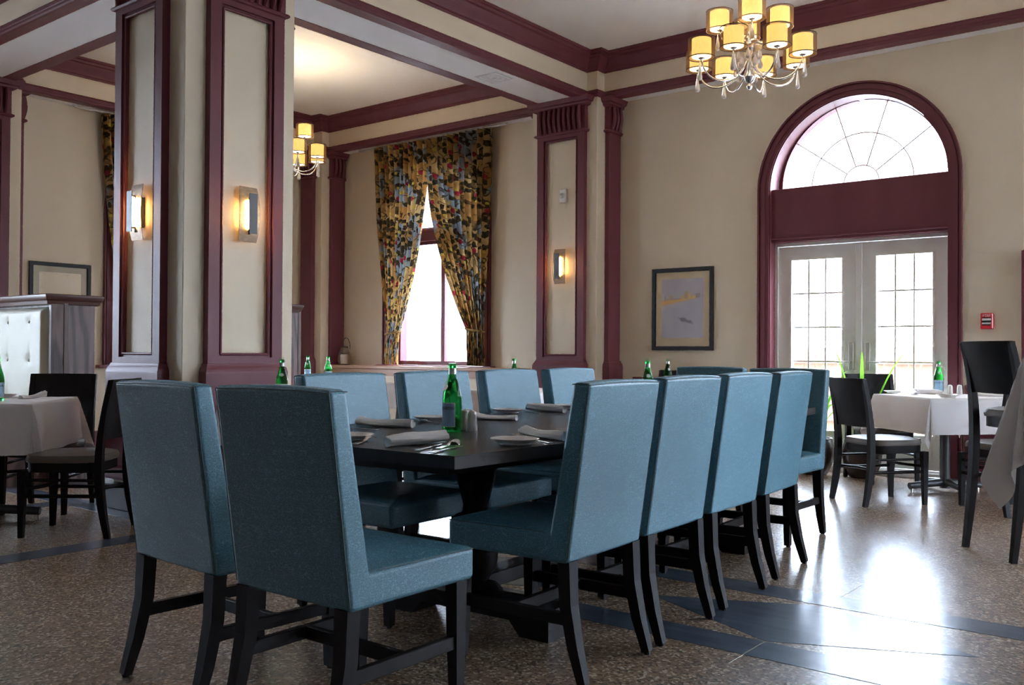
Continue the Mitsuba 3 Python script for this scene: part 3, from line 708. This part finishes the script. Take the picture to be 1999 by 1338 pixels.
booth(-9.2, -7.10, 5.53, 5.66, 1.51, 'oak capped booth divider whose end shows just right of the column', False)

# ------------------------------------------------------------------ bottles and table ware
def bottle_parts(lab=True, seed=0):
    p = Parts()
    prof = [(0, .004), (.020, .002), (.0345, .0), (.0372, .006), (.0375, .02), (.0375, .125), (.0365, .142), (.032, .163), (.024, .187), (.0175, .207), (.0145, .226), (.0138, .246), (.0155, .248), (.0158, .262), (.0138, .266), (0, .266)]
    p.put('glass', lathe(prof, 32), 'm_green', smooth=40, label='green glass body')
    def band(z0, z1, a0, a1, r, n=20):
        g, _ = grid(lambda u, v: (r*math.cos(a0+(a1-a0)*u), r*math.sin(a0+(a1-a0)*u), z0+(z1-z0)*v, u, v), n, 2); return g
    if lab:
        p.put('label', band(.022, .112, -1.25, 1.25, .0379), 'm_bottlelabel', label='blue paper label')
        fr = cat(band(.020, .0235, -1.28, 1.28, .0381), band(.1105, .114, -1.28, 1.28, .0381), band(.020, .114, -1.30, -1.24, .0381, 4), band(.020, .114, 1.24, 1.30, .0381, 4))
        p.put('label__border', fr, 'm_porcelain')
        txt = meshkit.text_mesh('S.PELLEGRINO', .0095, .0006, True); tv = txt.vertices.copy(); c = (tv[:, 0].min()+tv[:, 0].max())/2
        a = (tv[:, 0]-c)/.0383; rr = .0379+tv[:, 2]
        p.put('label__lettering', tm(np.stack([rr*np.cos(a), rr*np.sin(a), .088+tv[:, 1]], 1), txt.faces), 'm_labeldark')
        g, _ = grid(lambda u, v: ((.0255+.0035*(1-v))*math.cos((u-.5)*1.1), (.0255+.0035*(1-v))*math.sin((u-.5)*1.1), .168+.026*v, u, v), 10, 4)
        disc = lathe([(0, 0), (.0125, 0), (.0125, .001), (0, .001)], 18); m = np.eye(4)
        m[:3, :3] = np.array([[0, -.42, .91], [1, 0, 0], [0, .91, .42]]); m[:3, 3] = (.0305, 0, .172)
        p.put('medallion', tf(disc, m), 'm_silver', label='round paper seal on the shoulder')
    p.put('collar', lathe([(.0150, .222), (.0148, .246), (.0142, .246)], 20), 'm_silver', label='silver neck band')
    return p
BT = bottle_parts()
def bottle(x, y, z, lab, turn=0): place('bottle', BT, M((x, y, z), turn), lab, 'bottle', 'green water bottles on the tables')
TZ = .7602
bottle(-2.435, 2.69, TZ, 'green glass water bottle with a blue label standing on the long dark table', -104)
bottle(-4.72, 3.64, .7505, 'green water bottle beside the right edge of the column', -40)
bottle(-8.38, 6.82, .7505, 'green water bottle in front of the glass lantern', -50)
bottle(-7.36, 6.25, .7505, 'green water bottle right of the lantern, below the maroon pilaster', -20)
bottle(-4.97, 6.28, .7505, 'green bottle neck above the third pale blue chair, left of the pier', -50)
bottle(-2.87, 4.93, TZ, 'green bottle at the far end of the long table, left below the picture', -50)
bottle(-4.20, 7.58, .7505, 'green water bottle directly below the framed picture, right of the pair', -40)
bottle(-2.02, 8.17, .7505, 'green water bottle on the white table by the french door', -60)
bottle(-6.075, 2.53, .7505, 'green water bottle at the very left edge on the white tablecloth', -30)
shk = Parts(); shk.put('body', lathe([(0, 0), (.0215, 0), (.0225, .004), (.0215, .03), (.0175, .066), (.0155, .074), (.010, .079), (0, .080)], 24), 'm_porcelain', smooth=45)
shk.put('cap', lathe([(0, .0795), (.006, .0792), (.0055, .082), (0, .0825)], 12), 'm_steel')
for x, y, z, lab in ((-2.398, 2.765, TZ, 'white porcelain shaker right of the bottle on the long table, the nearer of two'), (-2.452, 2.785, TZ, 'white porcelain shaker partly behind the bottle on the long table'),
                     (-1.905, 8.06, .7505, 'white shaker on the table by the french door next to its bottle'), (-1.85, 8.13, .7505, 'white shaker on the table by the french door, the right one')):
    place('shaker', shk, M((x, y, z)), lab, 'shaker', 'salt and pepper shakers')
plate = lathe([(0, .004), (.045, .004), (.048, 0), (.053, 0), (.056, .006), (.080, .017), (.0835, .0195), (.082, .021), (.055, .011), (.05, .009), (0, .009)], 40)
for x, y, z, lab in ((-1.950, 2.470, TZ, 'small white plate near the right edge of the long table beside the nearest blue chair'), (-2.88, 3.05, TZ, 'small white plate before the second pale blue chair, left of the bottle'),
                     (-2.98, 3.72, TZ, 'small white plate before the third pale blue chair'), (-2.98, 4.25, TZ, 'small white plate before the farthest pale blue chair'), (-2.47, 2.20, TZ, 'small white plate half hidden by the near right end chair'),
                     (-1.80, 7.55, .7505, 'small plate at the near corner of the white table by the french door'), (-2.33, 8.03, .7505, 'small plate at the left of the white table by the french door'), (-6.45, 2.72, .7505, 'small plate on the white table at the left edge')):
    one('plate', plate, 'm_porcelain', lab, 'plate', 'small white plates', smooth=35, m=M((x, y, z)))
def napkin(seed):
    rg = np.random.default_rng(seed); L = .125
    ys = np.linspace(-L, L, 22); a = np.arange(28)*2*PI/28; v = []
    for y in ys:
        t = (y+L)/(2*L); w = .019+.007*math.sin(PI*t)+.008*t; h = .011+.009*t+.006*math.sin(3*t+seed); lift = .016*max(0, t-.55)**1.2*2
        for q in a:
            fold = 1+.10*math.sin(3*q+2*t+seed)+.05*math.sin(7*q+5*t)
            v.append((w*math.cos(q)*fold+.012*math.sin(2.2*t+seed), y, max(0.0, h*(1+math.sin(q))*fold+lift*.7) if q < PI else max(0, h*(1+math.sin(q))+lift*.3)))
    f = []
    for i in range(21):
        for j in range(28):
            a0, a1, b0, b1 = i*28+j, i*28+(j+1) % 28, (i+1)*28+j, (i+1)*28+(j+1) % 28
            f += [(a0, b1, a1), (a0, b0, b1)]
    k = len(v); cen = []
    for i in (0, 21):
        ring = np.array(v[i*28:(i+1)*28]); c = ring.mean(0)+np.array([0, .018 if i == 0 else -.018, 0]); v.append(tuple(c))
        for j in range(28): f.append((k+(0 if i == 0 else 1), i*28+j, i*28+(j+1) % 28) if i == 0 else (k+1, i*28+(j+1) % 28, i*28+j))
    return tm(v, f)
NK = [napkin(s) for s in (1, 2, 3)]
for i, (x, y, z, r, lab) in enumerate(((-2.19, 2.24, TZ, -7, 'rolled white napkin in the foreground of the long table, left of the spoon'), (-2.787, 2.674, TZ, 102, 'rolled white napkin in front of the nearest pale blue chair'),
        (-2.735, 3.29, TZ, 106, 'rolled white napkin right of the shakers on the long table'), (-2.89, 3.92, TZ, 82, 'rolled white napkin at the far left of the table, before the farthest pale chairs'),
        (-1.995, 2.70, TZ, 68, 'rolled white napkin beside the front plate, cut by the nearest blue chair'),
        (-2.12, 7.86, .7505, 20, 'rolled napkin lying across the left of the white table by the door'), (-2.06, 8.02, .7505, 70, 'rolled napkin in the middle of the white table by the door'), (-1.62, 7.95, .7505, 110, 'heaped napkin at the right of the white table by the door'),
        (-6.20, 2.80, .7505, 30, 'rolled beige-looking napkin on the white table at the left edge'))):
    one('napkin', NK[i % 3], 'm_cloth', lab, 'napkin', 'rolled napkins on the tables', smooth=60, m=M((x, y, z), r))
def flat(poly, bend): 
    e = trimesh.creation.extrude_polygon(poly, .0022, engine='earcut'); e = e.subdivide_to_size(.02)
    y = e.vertices[:, 1]; e.vertices[:, 2] += bend(y); return e
hd = Polygon([(-.0085, -.10), (.0085, -.10), (.0042, 0), (.0038, .03), (-.0038, .03), (-.0042, 0)])
fork = flat(unary_union([hd, Polygon([(-.0038, .025), (.0038, .025), (.012, .05), (-.012, .05)]), *[sbox(-.0125+.0072*i, .048, -.0125+.0072*i+.0034, .095) for i in range(4)], sbox(-.0125, .045, .0125, .055)]).buffer(.0004), lambda y: .004+.012*np.clip((y-.0)/.05, 0, 1)*np.clip((.12-y)/.07, 0, 1))
knife = flat(unary_union([hd, Polygon([(-.004, .02), (.006, .02), (.010, .06), (.008, .115), (-.002, .125), (-.004, .06)])]), lambda y: .003+0*y)
spn = unary_union([hd, Polygon([(.0185*math.cos(a), .058+.031*math.sin(a)) for a in np.arange(24)*PI/12])])
sp_m = flat(spn, lambda y: .004+.012*np.clip(y/.03, 0, 1)-.016*np.exp(-((y-.058)/.02)**2)*1.0+.004)
for nm, mesh, x, y, r, lab in (('fork', fork, -2.36, 2.165, 29, 'silver fork at the near end of the long table, the left of two'), ('fork', fork, -2.315, 2.265, 29, 'silver fork at the near end of the long table, next to the front napkin'),
        ('knife', knife, -2.07, 2.175, 24, 'silver knife right of the front napkin'), ('spoon', sp_m, -2.03, 2.225, 24, 'silver spoon with a warm glint near the front corner of the long table'), ('knife', knife, -1.985, 2.165, 17, 'silver knife under the spoon near the front corner of the long table'),
        ('fork', fork, -2.03, 2.61, 62, 'gold-lit fork behind the front plate'), ('knife', knife, -1.955, 2.60, 66, 'knife beside the front plate under the napkin'),
        ('knife', knife, -2.78, 2.52, 95, 'knife lying in front of the nearest pale blue chair'), ('fork', fork, -2.76, 2.93, 100, 'fork between napkin and plate on the left side of the long table'), ('knife', knife, -2.88, 3.80, 60, 'dark-looking knife by the third plate on the left side'),
        ('knife', knife, -6.28, 2.62, 10, 'knife on the white tablecloth at the left')):
    one(nm, mesh, 'm_steel', lab, nm, None, smooth=40, m=M((x, y, TZ if x > -6 else .7505), r))

# ------------------------------------------------------------------ curtains
def curtain(side, cx, top_in, top_out, tie_in, tie_out, bot_in, bot_out, ztop, ztie, zbot, zap):
    """One panel in the far wall's frame; in = the side at the middle of the window."""
    nf = 11; W = abs(top_out-top_in)*2.1
    def fn(u, v):                                        # v from the bottom up; u from inner to outer edge
        z = zbot+(ztop-zbot)*v
        if z >= ztie:
            s = min(1.0, (z-ztie)/(ztop-ztie))
            if z > zap: xi = top_in
            else:
                q = (z-ztie)/(zap-ztie); xi = tie_in+(top_in-tie_in)*(1-(1-q)**1.65)
            xo = tie_out+(top_out-tie_out)*(1-(1-s)**1.3); am = .020+.034*min(1, s*1.6)
        else:
            s = (ztie-z)/(ztie-zbot); xi = tie_in+(bot_in-tie_in)*s**.6; xo = tie_out+(bot_out-tie_out)*s**.6; am = .012+.016*s**.5
        ww = u+.012*math.sin(u*9+v*4)
        ph = ww*nf*2*PI; top = math.exp(-(ztop-z)/.12)
        y = YW-.118-am*math.sin(ph)-.01*math.sin(ph*.37+v*5)-.012*top*abs(math.sin(ph/2))
        return xi+(xo-xi)*u+.008*math.cos(ph), y, z, (u*W)*side+1.7*side+5, z
    return grid(fn, 150, 70)
def curtain_pair(m, cx, names):
    t = (lambda q: q) if m is None else (lambda q: tf(q, m))
    for side, nm in ((-1, names[0]), (1, names[1])):
        if side < 0: a = (cx-.04, cx-1.0, cx-.50, cx-.735, cx-.53, cx-.80)
        else: a = (cx-.04, cx+.98, cx+.64, cx+.885, cx+.66, cx+.90)
        g, uv = curtain(side, cx, *a, 3.708, 1.30 if side < 0 else 1.33, .905, 3.36)
        if m is not None and np.linalg.det(m[:3, :3]) < 0: pass
        p = Parts(); p.put('panel', t(g), 'm_curtain', smooth=True, uv=uv)
        zt = 1.30 if side < 0 else 1.33; xa, xb = min(a[2], a[3]), max(a[2], a[3]); xm = (xa+xb)/2
        loop = [(xm+math.cos(q)*((xb-xa)/2+.012), YW-.13+math.sin(q)*.06, zt-.02*math.cos(q)*side) for q in np.arange(25)*2*PI/24]
        p.put('tieback', t(tube(loop, .013, 8)), 'm_curtain', smooth=True)
        place('curtain', p, None, nm, 'curtain')
    p = Parts()
    p.put('track', t(box(cx-1.31, cx+1.21, YW-.115, YW-.085, 3.712, 3.734, .004)), 'm_silver')
    for k in range(24): x = cx-.98+k*.085; p.put('glider', t(box(x-.006, x+.006, YW-.105, YW-.095, 3.700, 3.713)), 'm_plastic')
    place('curtain_track', p, None, names[2], 'curtain track')
curtain_pair(None, WX, ('left floral curtain panel tied back at the far window, its inner edge bright with daylight', 'right floral curtain panel tied back at the far window, in shade', 'thin metal curtain track above the far window'))
curtain_pair(leftm(), LY, ('narrow strip of dark floral curtain left of the column, on the left wall', 'floral curtain panel of the left-wall window, behind the column', 'white curtain track on the left wall'))

# ------------------------------------------------------------------ chandeliers
def chandelier():
    p = Parts(); ZT = ZC-3.17                             # height of the ceiling above the lower shades
    rS, hS, ri = .092, .135, .066
    hub = [(0, -.26), (.012, -.255), (.022, -.235), (.012, -.215), (.030, -.20), (.042, -.17), (.030, -.14), (.016, -.12), (.014, -.02), (.024, .0), (.026, .03), (.014, .05), (.012, .12), (.02, .14), (.012, .16), (.010, ZT)]
    p.put('stem', lathe(hub, 20), 'm_chrome', smooth=40, label='chrome stem')
    p.put('canopy', lathe([(0, ZT-.04), (.03, ZT-.04), (.065, ZT-.02), (.068, ZT), (0, ZT)], 24), 'm_chrome', smooth=40, label='chrome ceiling cup')
    def shade(cx, cy, cz):
        z0, z1 = cz-hS/2, cz+hS/2; tr = lambda q: q.apply_translation((cx, cy, 0))
        s = p.put('shade', tr(lathe([(rS, z0), (rS, z1)], 36)), 'm_sheer', True, 'sheer brown outer drum')
        for za, zb in ((z0, z0+.005), (z1-.005, z1)):
            p.put(s+'__rim', tr(lathe([(rS+.001, za), (rS+.0015, zb), (rS-.002, zb), (rS-.002, za), (rS+.001, za)], 36)), 'm_trimring')
        p.emit(s+'__liner', tr(lathe([(ri, z0+.006), (ri, z1-.004)], 32)), (LAMP*1.0, LAMP*.52, LAMP*.13), label='glowing gold inner drum')
        p.emit(s+'__diffuser', tr(lathe([(ri-.001, z0+.008), (.001, z0+.008)][::-1] if False else [(0, z0+.008), (ri-.001, z0+.008)], 28)), (LAMP*2.4, LAMP*1.9, LAMP*1.1), label='white diffuser disc')
        p.emit(s+'__uplight', tr(lathe([(ri-.003, z1-.012), (0, z1-.012)], 28)), (LAMP*14.0, LAMP*10.2, LAMP*5.8), label='open lit top')
        p.put(s+'__finial', tr(lathe([(0, z0-.012), (.010, z0-.010), (.022, z0-.002), (.022, z0+.004), (0, z0+.004)], 16)), 'm_chrome', True)
    def drop(x, y, z, L=.13):
        p.put('crystal_drop', lathe([(0, z-L), (.010, z-L+.002), (.0165, z-L+.010), (.018, z-L+.02), (.0155, z-L+.038), (.008, z-L*.35), (.0025, z-.01), (0, z)], 12).apply_translation((x, y, 0)), 'm_crystal', 40, 'clear teardrop crystal')
    for k in range(8):
        a = 2*PI*(k+.18)/8; c, s = math.cos(a), math.sin(a); R = .365
        shade(c*R, s*R, 0)
        pa = bez((c*.02, s*.02, -.06), (c*.10, s*.10, -.26), (c*.34, s*.34, -.26), (c*R, s*R, -hS/2-.008), 16)
        p.put('arm', tube(pa, .0065, 8), 'm_chrome', True, 'curved chrome arm')
        drop(c*(R+.012), s*(R+.012), -hS/2-.02, .135)
    for k in range(4):
        a = 2*PI*(k+.32)/4; c, s = math.cos(a), math.sin(a); R = .205
        shade(c*R, s*R, .235)
        pa = bez((c*.015, s*.015, .13), (c*.07, s*.07, .03), (c*.19, s*.19, .06), (c*R, s*R, .235-hS/2-.008), 14)
        p.put('arm', tube(pa, .006, 8), 'm_chrome', True, 'curved chrome arm')
        drop(c*(R+.012), s*(R+.012), .235-hS/2-.02, .12)
    for k in range(10):
        a = 2*PI*k/10; drop(.075*math.cos(a), .075*math.sin(a), .03-.05*(k % 2), .09)
        if k % 2 == 0: p.put('crystal_drop', rhull([(.11*math.cos(a+.3), .11*math.sin(a+.3), -.15), (.11*math.cos(a+.3), .11*math.sin(a+.3), -.17)], .011), 'm_crystal', True)
    p.put('bobeche', lathe([(.02, .035), (.085, .032), (.088, .040), (.02, .042)], 24), 'm_chrome', 40)
    return p
LAMP = 1.0
CD = chandelier()
place('chandelier', CD, M((-2.746, 6.094, 3.17)), 'twelve-light chandelier with gold drum shades and crystal drops over the main hall', 'chandelier')
place('chandelier', CD, M((-8.0, 6.18, 3.17), 20), 'chandelier half hidden behind the right edge of the column', 'chandelier')

# ------------------------------------------------------------------ sconces
def sconce():
    p = Parts(); H, W = .185, .082
    def fn(u, v, off):
        x0 = (u-.5)*2; z = (v-.5)*2*H; bow = 1-(v*2-1)**2; w = W*(.84+.16*bow)
        return x0*w, -.030-.024*bow-off, z, u, v
    g1, _ = grid(lambda u, v: fn(u, v, 0), 9, 17); g2, _ = grid(lambda u, v: fn(u, v, .003), 9, 17)
    p.put('shield', cat(g1, g2), 'm_bronze', smooth=True, label='bowed bronze shield')
    p.put('back_box', box(-.035, .035, -.030, 0, -.10, .10, .003), 'm_blackmetal')
    yb = -.090
    p.put('bar', box(-.032, .032, yb-.004, yb, -.135, .135, .001), 'm_blackmetal', label='dark flat bar in front of the lamp')
    for s in (-1, 1): p.put('bracket', cat(box(-.004, .004, yb, -.045, s*.105-.004, s*.105+.004), box(-.004, .004, -.054, -.045, s*.105-.03, s*.105+.004)), 'm_blackmetal')
    p.emit('bulb', cat(tube([(0, -.076, -.10), (0, -.076, 0), (0, -.076, .10)], .008, 10)), (SC, SC*.62, SC*.25), label='warm glowing tube')
    p.emit('rear_lamp', box(-.034, .034, -.040, -.0305, -.085, .085), (SC*.16, SC*.10, SC*.04), label='lamp hidden behind the shield')
    return p
SC = 110.0
SN = sconce()
for m, lab in ((face(-5.80, CY0-.012, 0), 'lit bronze wall sconce on the left face of the column'), (face(CX1+.012, 3.785, 90), 'lit bronze wall sconce on the right face of the column'), (face(-5.765, 8.10-.012, 0), 'lit bronze wall sconce on the pier at the far wall')):
    q = m.copy(); q[2, 3] = 1.985
    place('sconce', SN, q, lab, 'sconce', 'bronze wall sconces')

# ------------------------------------------------------------------ wall things
def picture(x0, x1, z0, z1, m, label, mat='m_print', inner=.075, art=None):
    t = (lambda q: q) if m is None else (lambda q: tf(q, m))
    p = Parts(); f = .036
    o, i = sbox(x0, z0, x1, z1), sbox(x0+f, z0+f, x1-f, z1-f)
    p.put('frame', t(cat(extr(o.difference(i), YW-.028, YW), extr(i.difference(i.buffer(-.006)), YW-.020, YW-.006))), 'm_black', label='thin black frame')
    p.put('mat_board', t(extr(i, YW-.010, YW-.004)), 'm_mat' if mat == 'm_print' else 'm_mattan', label='cream mat')
    a, b, c, d = x0+f+inner, x1-f-inner, z0+f+inner*1.2, z1-f-inner*1.0
    v = [(a, YW-.0108, c), (b, YW-.0108, c), (b, YW-.0108, d), (a, YW-.0108, d)]
    p.put('print', t(tm(v, [(0, 1, 2), (0, 2, 3)])), mat, smooth=False, uv=np.array([(0, 0), (1, 0), (1, 1), (0, 1)], float), label='print of a shore with small buildings' if mat == 'm_print' else 'pale line drawing')
    g = [(x0+f, YW-.0145, z0+f), (x1-f, YW-.0145, z0+f), (x1-f, YW-.0145, z1-f), (x0+f, YW-.0145, z1-f)]
    p.put('glazing', t(tm(g, [(0, 1, 2), (0, 2, 3)])), 'm_picglass')
    place('framed_picture', p, None, label, 'picture')
picture(-4.88, -4.19, 1.10, 1.94, None, 'black-framed print of a shore with gold buildings on the wall left of the door')
picture(4.52, 5.185, 1.30, 2.008, leftm(), 'black-framed pale drawing on the left wall above the booth', 'm_paleprint', .07)
p = Parts(); fx, fz = -1.718, 1.352
p.put('body', box(fx-.047, fx+.047, YW-.045, YW, fz-.066, fz+.066, .006), 'm_red', label='red case')
txt = meshkit.text_mesh('FIRE', .020, .0015, True); tx = txt.copy(); mm = np.eye(4); mm[:3, :3] = [[1, 0, 0], [0, 0, -1], [0, 1, 0]]; w_ = tx.vertices[:, 0].max(); mm[:3, 3] = (fx-w_/2, YW-.0445, fz+.036)
p.put('lettering', tf(tx, mm), 'm_plastic', label='white FIRE lettering')
p.put('handle', cat(box(fx-.034, fx+.034, YW-.052, YW-.044, fz-.026, fz+.022, .003)), 'm_plastic', label='white pull handle')
p.put('slot', cat(box(fx-.034, fx+.034, YW-.0535, YW-.05, fz-.012, fz+.004), box(fx-.03, fx+.03, YW-.049, YW-.044, fz-.036, fz-.027), box(fx-.032, fx+.032, YW-.049, YW-.044, fz+.023, fz+.030)), 'm_black')
place('fire_alarm', p, None, 'red fire alarm pull station with FIRE lettering on the wall right of the arch', 'fire alarm')
p = Parts(); dx, dz = -5.735, 2.735
p.put('body', box(dx-.042, dx+.042, 8.088-.035, 8.088, dz-.075, dz+.075, .008), 'm_plastic')
p.put('lens', lathe([(0, 0), (.03, 0), (.03, .012), (.018, .024), (0, .028)], 20).apply_transform(np.array([[1, 0, 0, dx], [0, 0, -1, 8.053], [0, 1, 0, dz], [0, 0, 0, 1.0]])), 'm_silver', smooth=40, label='clear domed lens')
place('wall_strobe', p, None, 'small white alarm strobe above the sconce on the far pier', 'alarm strobe')
# lantern on the ledge
p = Parts()
p.put('glass', lathe([(.075, .014), (.088, .03), (.092, .08), (.08, .15), (.055, .21), (.045, .232), (.041, .232), (.051, .208), (.076, .148), (.088, .08), (.084, .032), (.071, .014), (.075, .014)], 28), 'm_crystalglass', True, 'flared clear glass')
p.put('base', lathe([(0, 0), (.08, 0), (.082, .012), (0, .014)], 28), 'm_blackmetal', 40)
p.put('rim', lathe([(.044, .23), (.050, .233), (.050, .243), (.044, .246)], 24), 'm_blackmetal', 40, 'dark metal rim')
p.put('handle', tube([(.05*math.cos(q)+.028, 0, .245+.115*math.sin(q)) for q in np.linspace(-.35, PI+.1, 20)], .004, 8), 'm_blackmetal', True, 'thin wire handle')
p.put('candle', lathe([(0, .013), (.05, .013), (.05, .135), (.045, .14), (0, .138)], 24), 'm_candle', 40, 'thick white candle')
place('lantern', p, M((-9.86+.34, 8.36, .888), 35), 'glass lantern with a wire handle and white candle on the ledge in the corner', 'lantern')

# ------------------------------------------------------------------ potted plants by the door
def plant(seed, n, L, dirs=None):
    rg = np.random.default_rng(seed); p = Parts()
    p.put('pot', lathe([(0, 0), (.085, 0), (.11, .012), (.15, .10), (.165, .19), (.158, .27), (.145, .31), (.15, .325), (.138, .325), (.132, .30), (0, .29)], 32), 'm_pot', 40, 'dark glazed round pot')
    p.put('soil', lathe([(0, .293), (.133, .293), (.133, .30), (0, .305)], 20), 'm_soil')
    for i in range(n):
        a = rg.uniform(0, 2*PI); l = L*rg.uniform(.7, 1.1); lean = rg.uniform(.15, .75); droop = rg.uniform(.0, .7)
        if dirs and i < len(dirs): a, l, lean, droop = dirs[i]
        c, s = math.cos(a), math.sin(a); p0 = np.array([c*.03, s*.03, .295])
        pa = bez(p0, p0+np.array([c*.05, s*.05, l*.4]), p0+np.array([c*l*lean*.7, s*l*lean*.7, l*(.85-.1*droop)]), p0+np.array([c*l*lean, s*l*lean, l*(1-droop)]), 14)
        w = .018*np.sin(np.linspace(.35, PI, 14))**.7+.0008; side = np.array([-s, c, 0]); v = []
        for q, ww in zip(pa, w): v += [q-side*ww, q+np.array([0, 0, -ww*.45]), q+side*ww]
        f = []
        for k in range(13):
            for d in (0, 1): a0 = k*3+d; f += [(a0, a0+1, a0+4), (a0, a0+4, a0+3)]
        p.put('leaf', tm(v, f), 'm_leaf', True)
    return p
place('potted_plant', plant(3, 9, .5, [(3.9, .80, .26, 0.0), (.72, .82, .42, .04), (1.9, .80, .05, 0), (3.6, .62, .4, .1), (.5, .55, .7, .35)]), M((-2.66, 8.24, 0)), 'potted plant with bright green blades behind the dark chair at the door', 'plant')
place('potted_plant', plant(5, 10, .5, [(0.6, .72, .36, .12), (.9, .62, .34, .70), (.4, .55, .45, .8), (.7, .68, .28, .35), (2.8, .5, .5, .4)]), M((-3.06, 8.20, 0)), 'potted plant with drooping yellow-green blades behind the far right blue chair', 'plant')

# ------------------------------------------------------------------ outdoors
struct('ground', box(-60, 60, YW+.30, 70, -.3, -.10), 'm_concrete', 'pale concrete ground outside')
struct('ground_2', box(-60, XL-.3, -50, YW+.30, -.3, -.10), 'm_concrete', 'pale ground outside the left windows')
struct('ground_3', box(XR+.3, 60, -50, YW+.30, -.3, -.10), 'm_concrete', 'pale ground outside the right windows')
p = Parts(); x = -8.4
for k in range(58):
    w = .142; h = 1.15+.03*float(RNG.random()); yy = 12.2+.012*float(RNG.random())
    p.put('board', box(x, x+w, yy, yy+.02, -.1, h, .002), 'm_fence'); x += w+.006
p.put('rail', box(-8.4, x, 12.16, 12.2, .95, 1.03), 'm_fence'); p.put('rail', box(-8.4, x, 12.16, 12.2, .2, .28), 'm_fence')
place('fence', p, None, 'low wooden board fence outside the french door', 'fence')
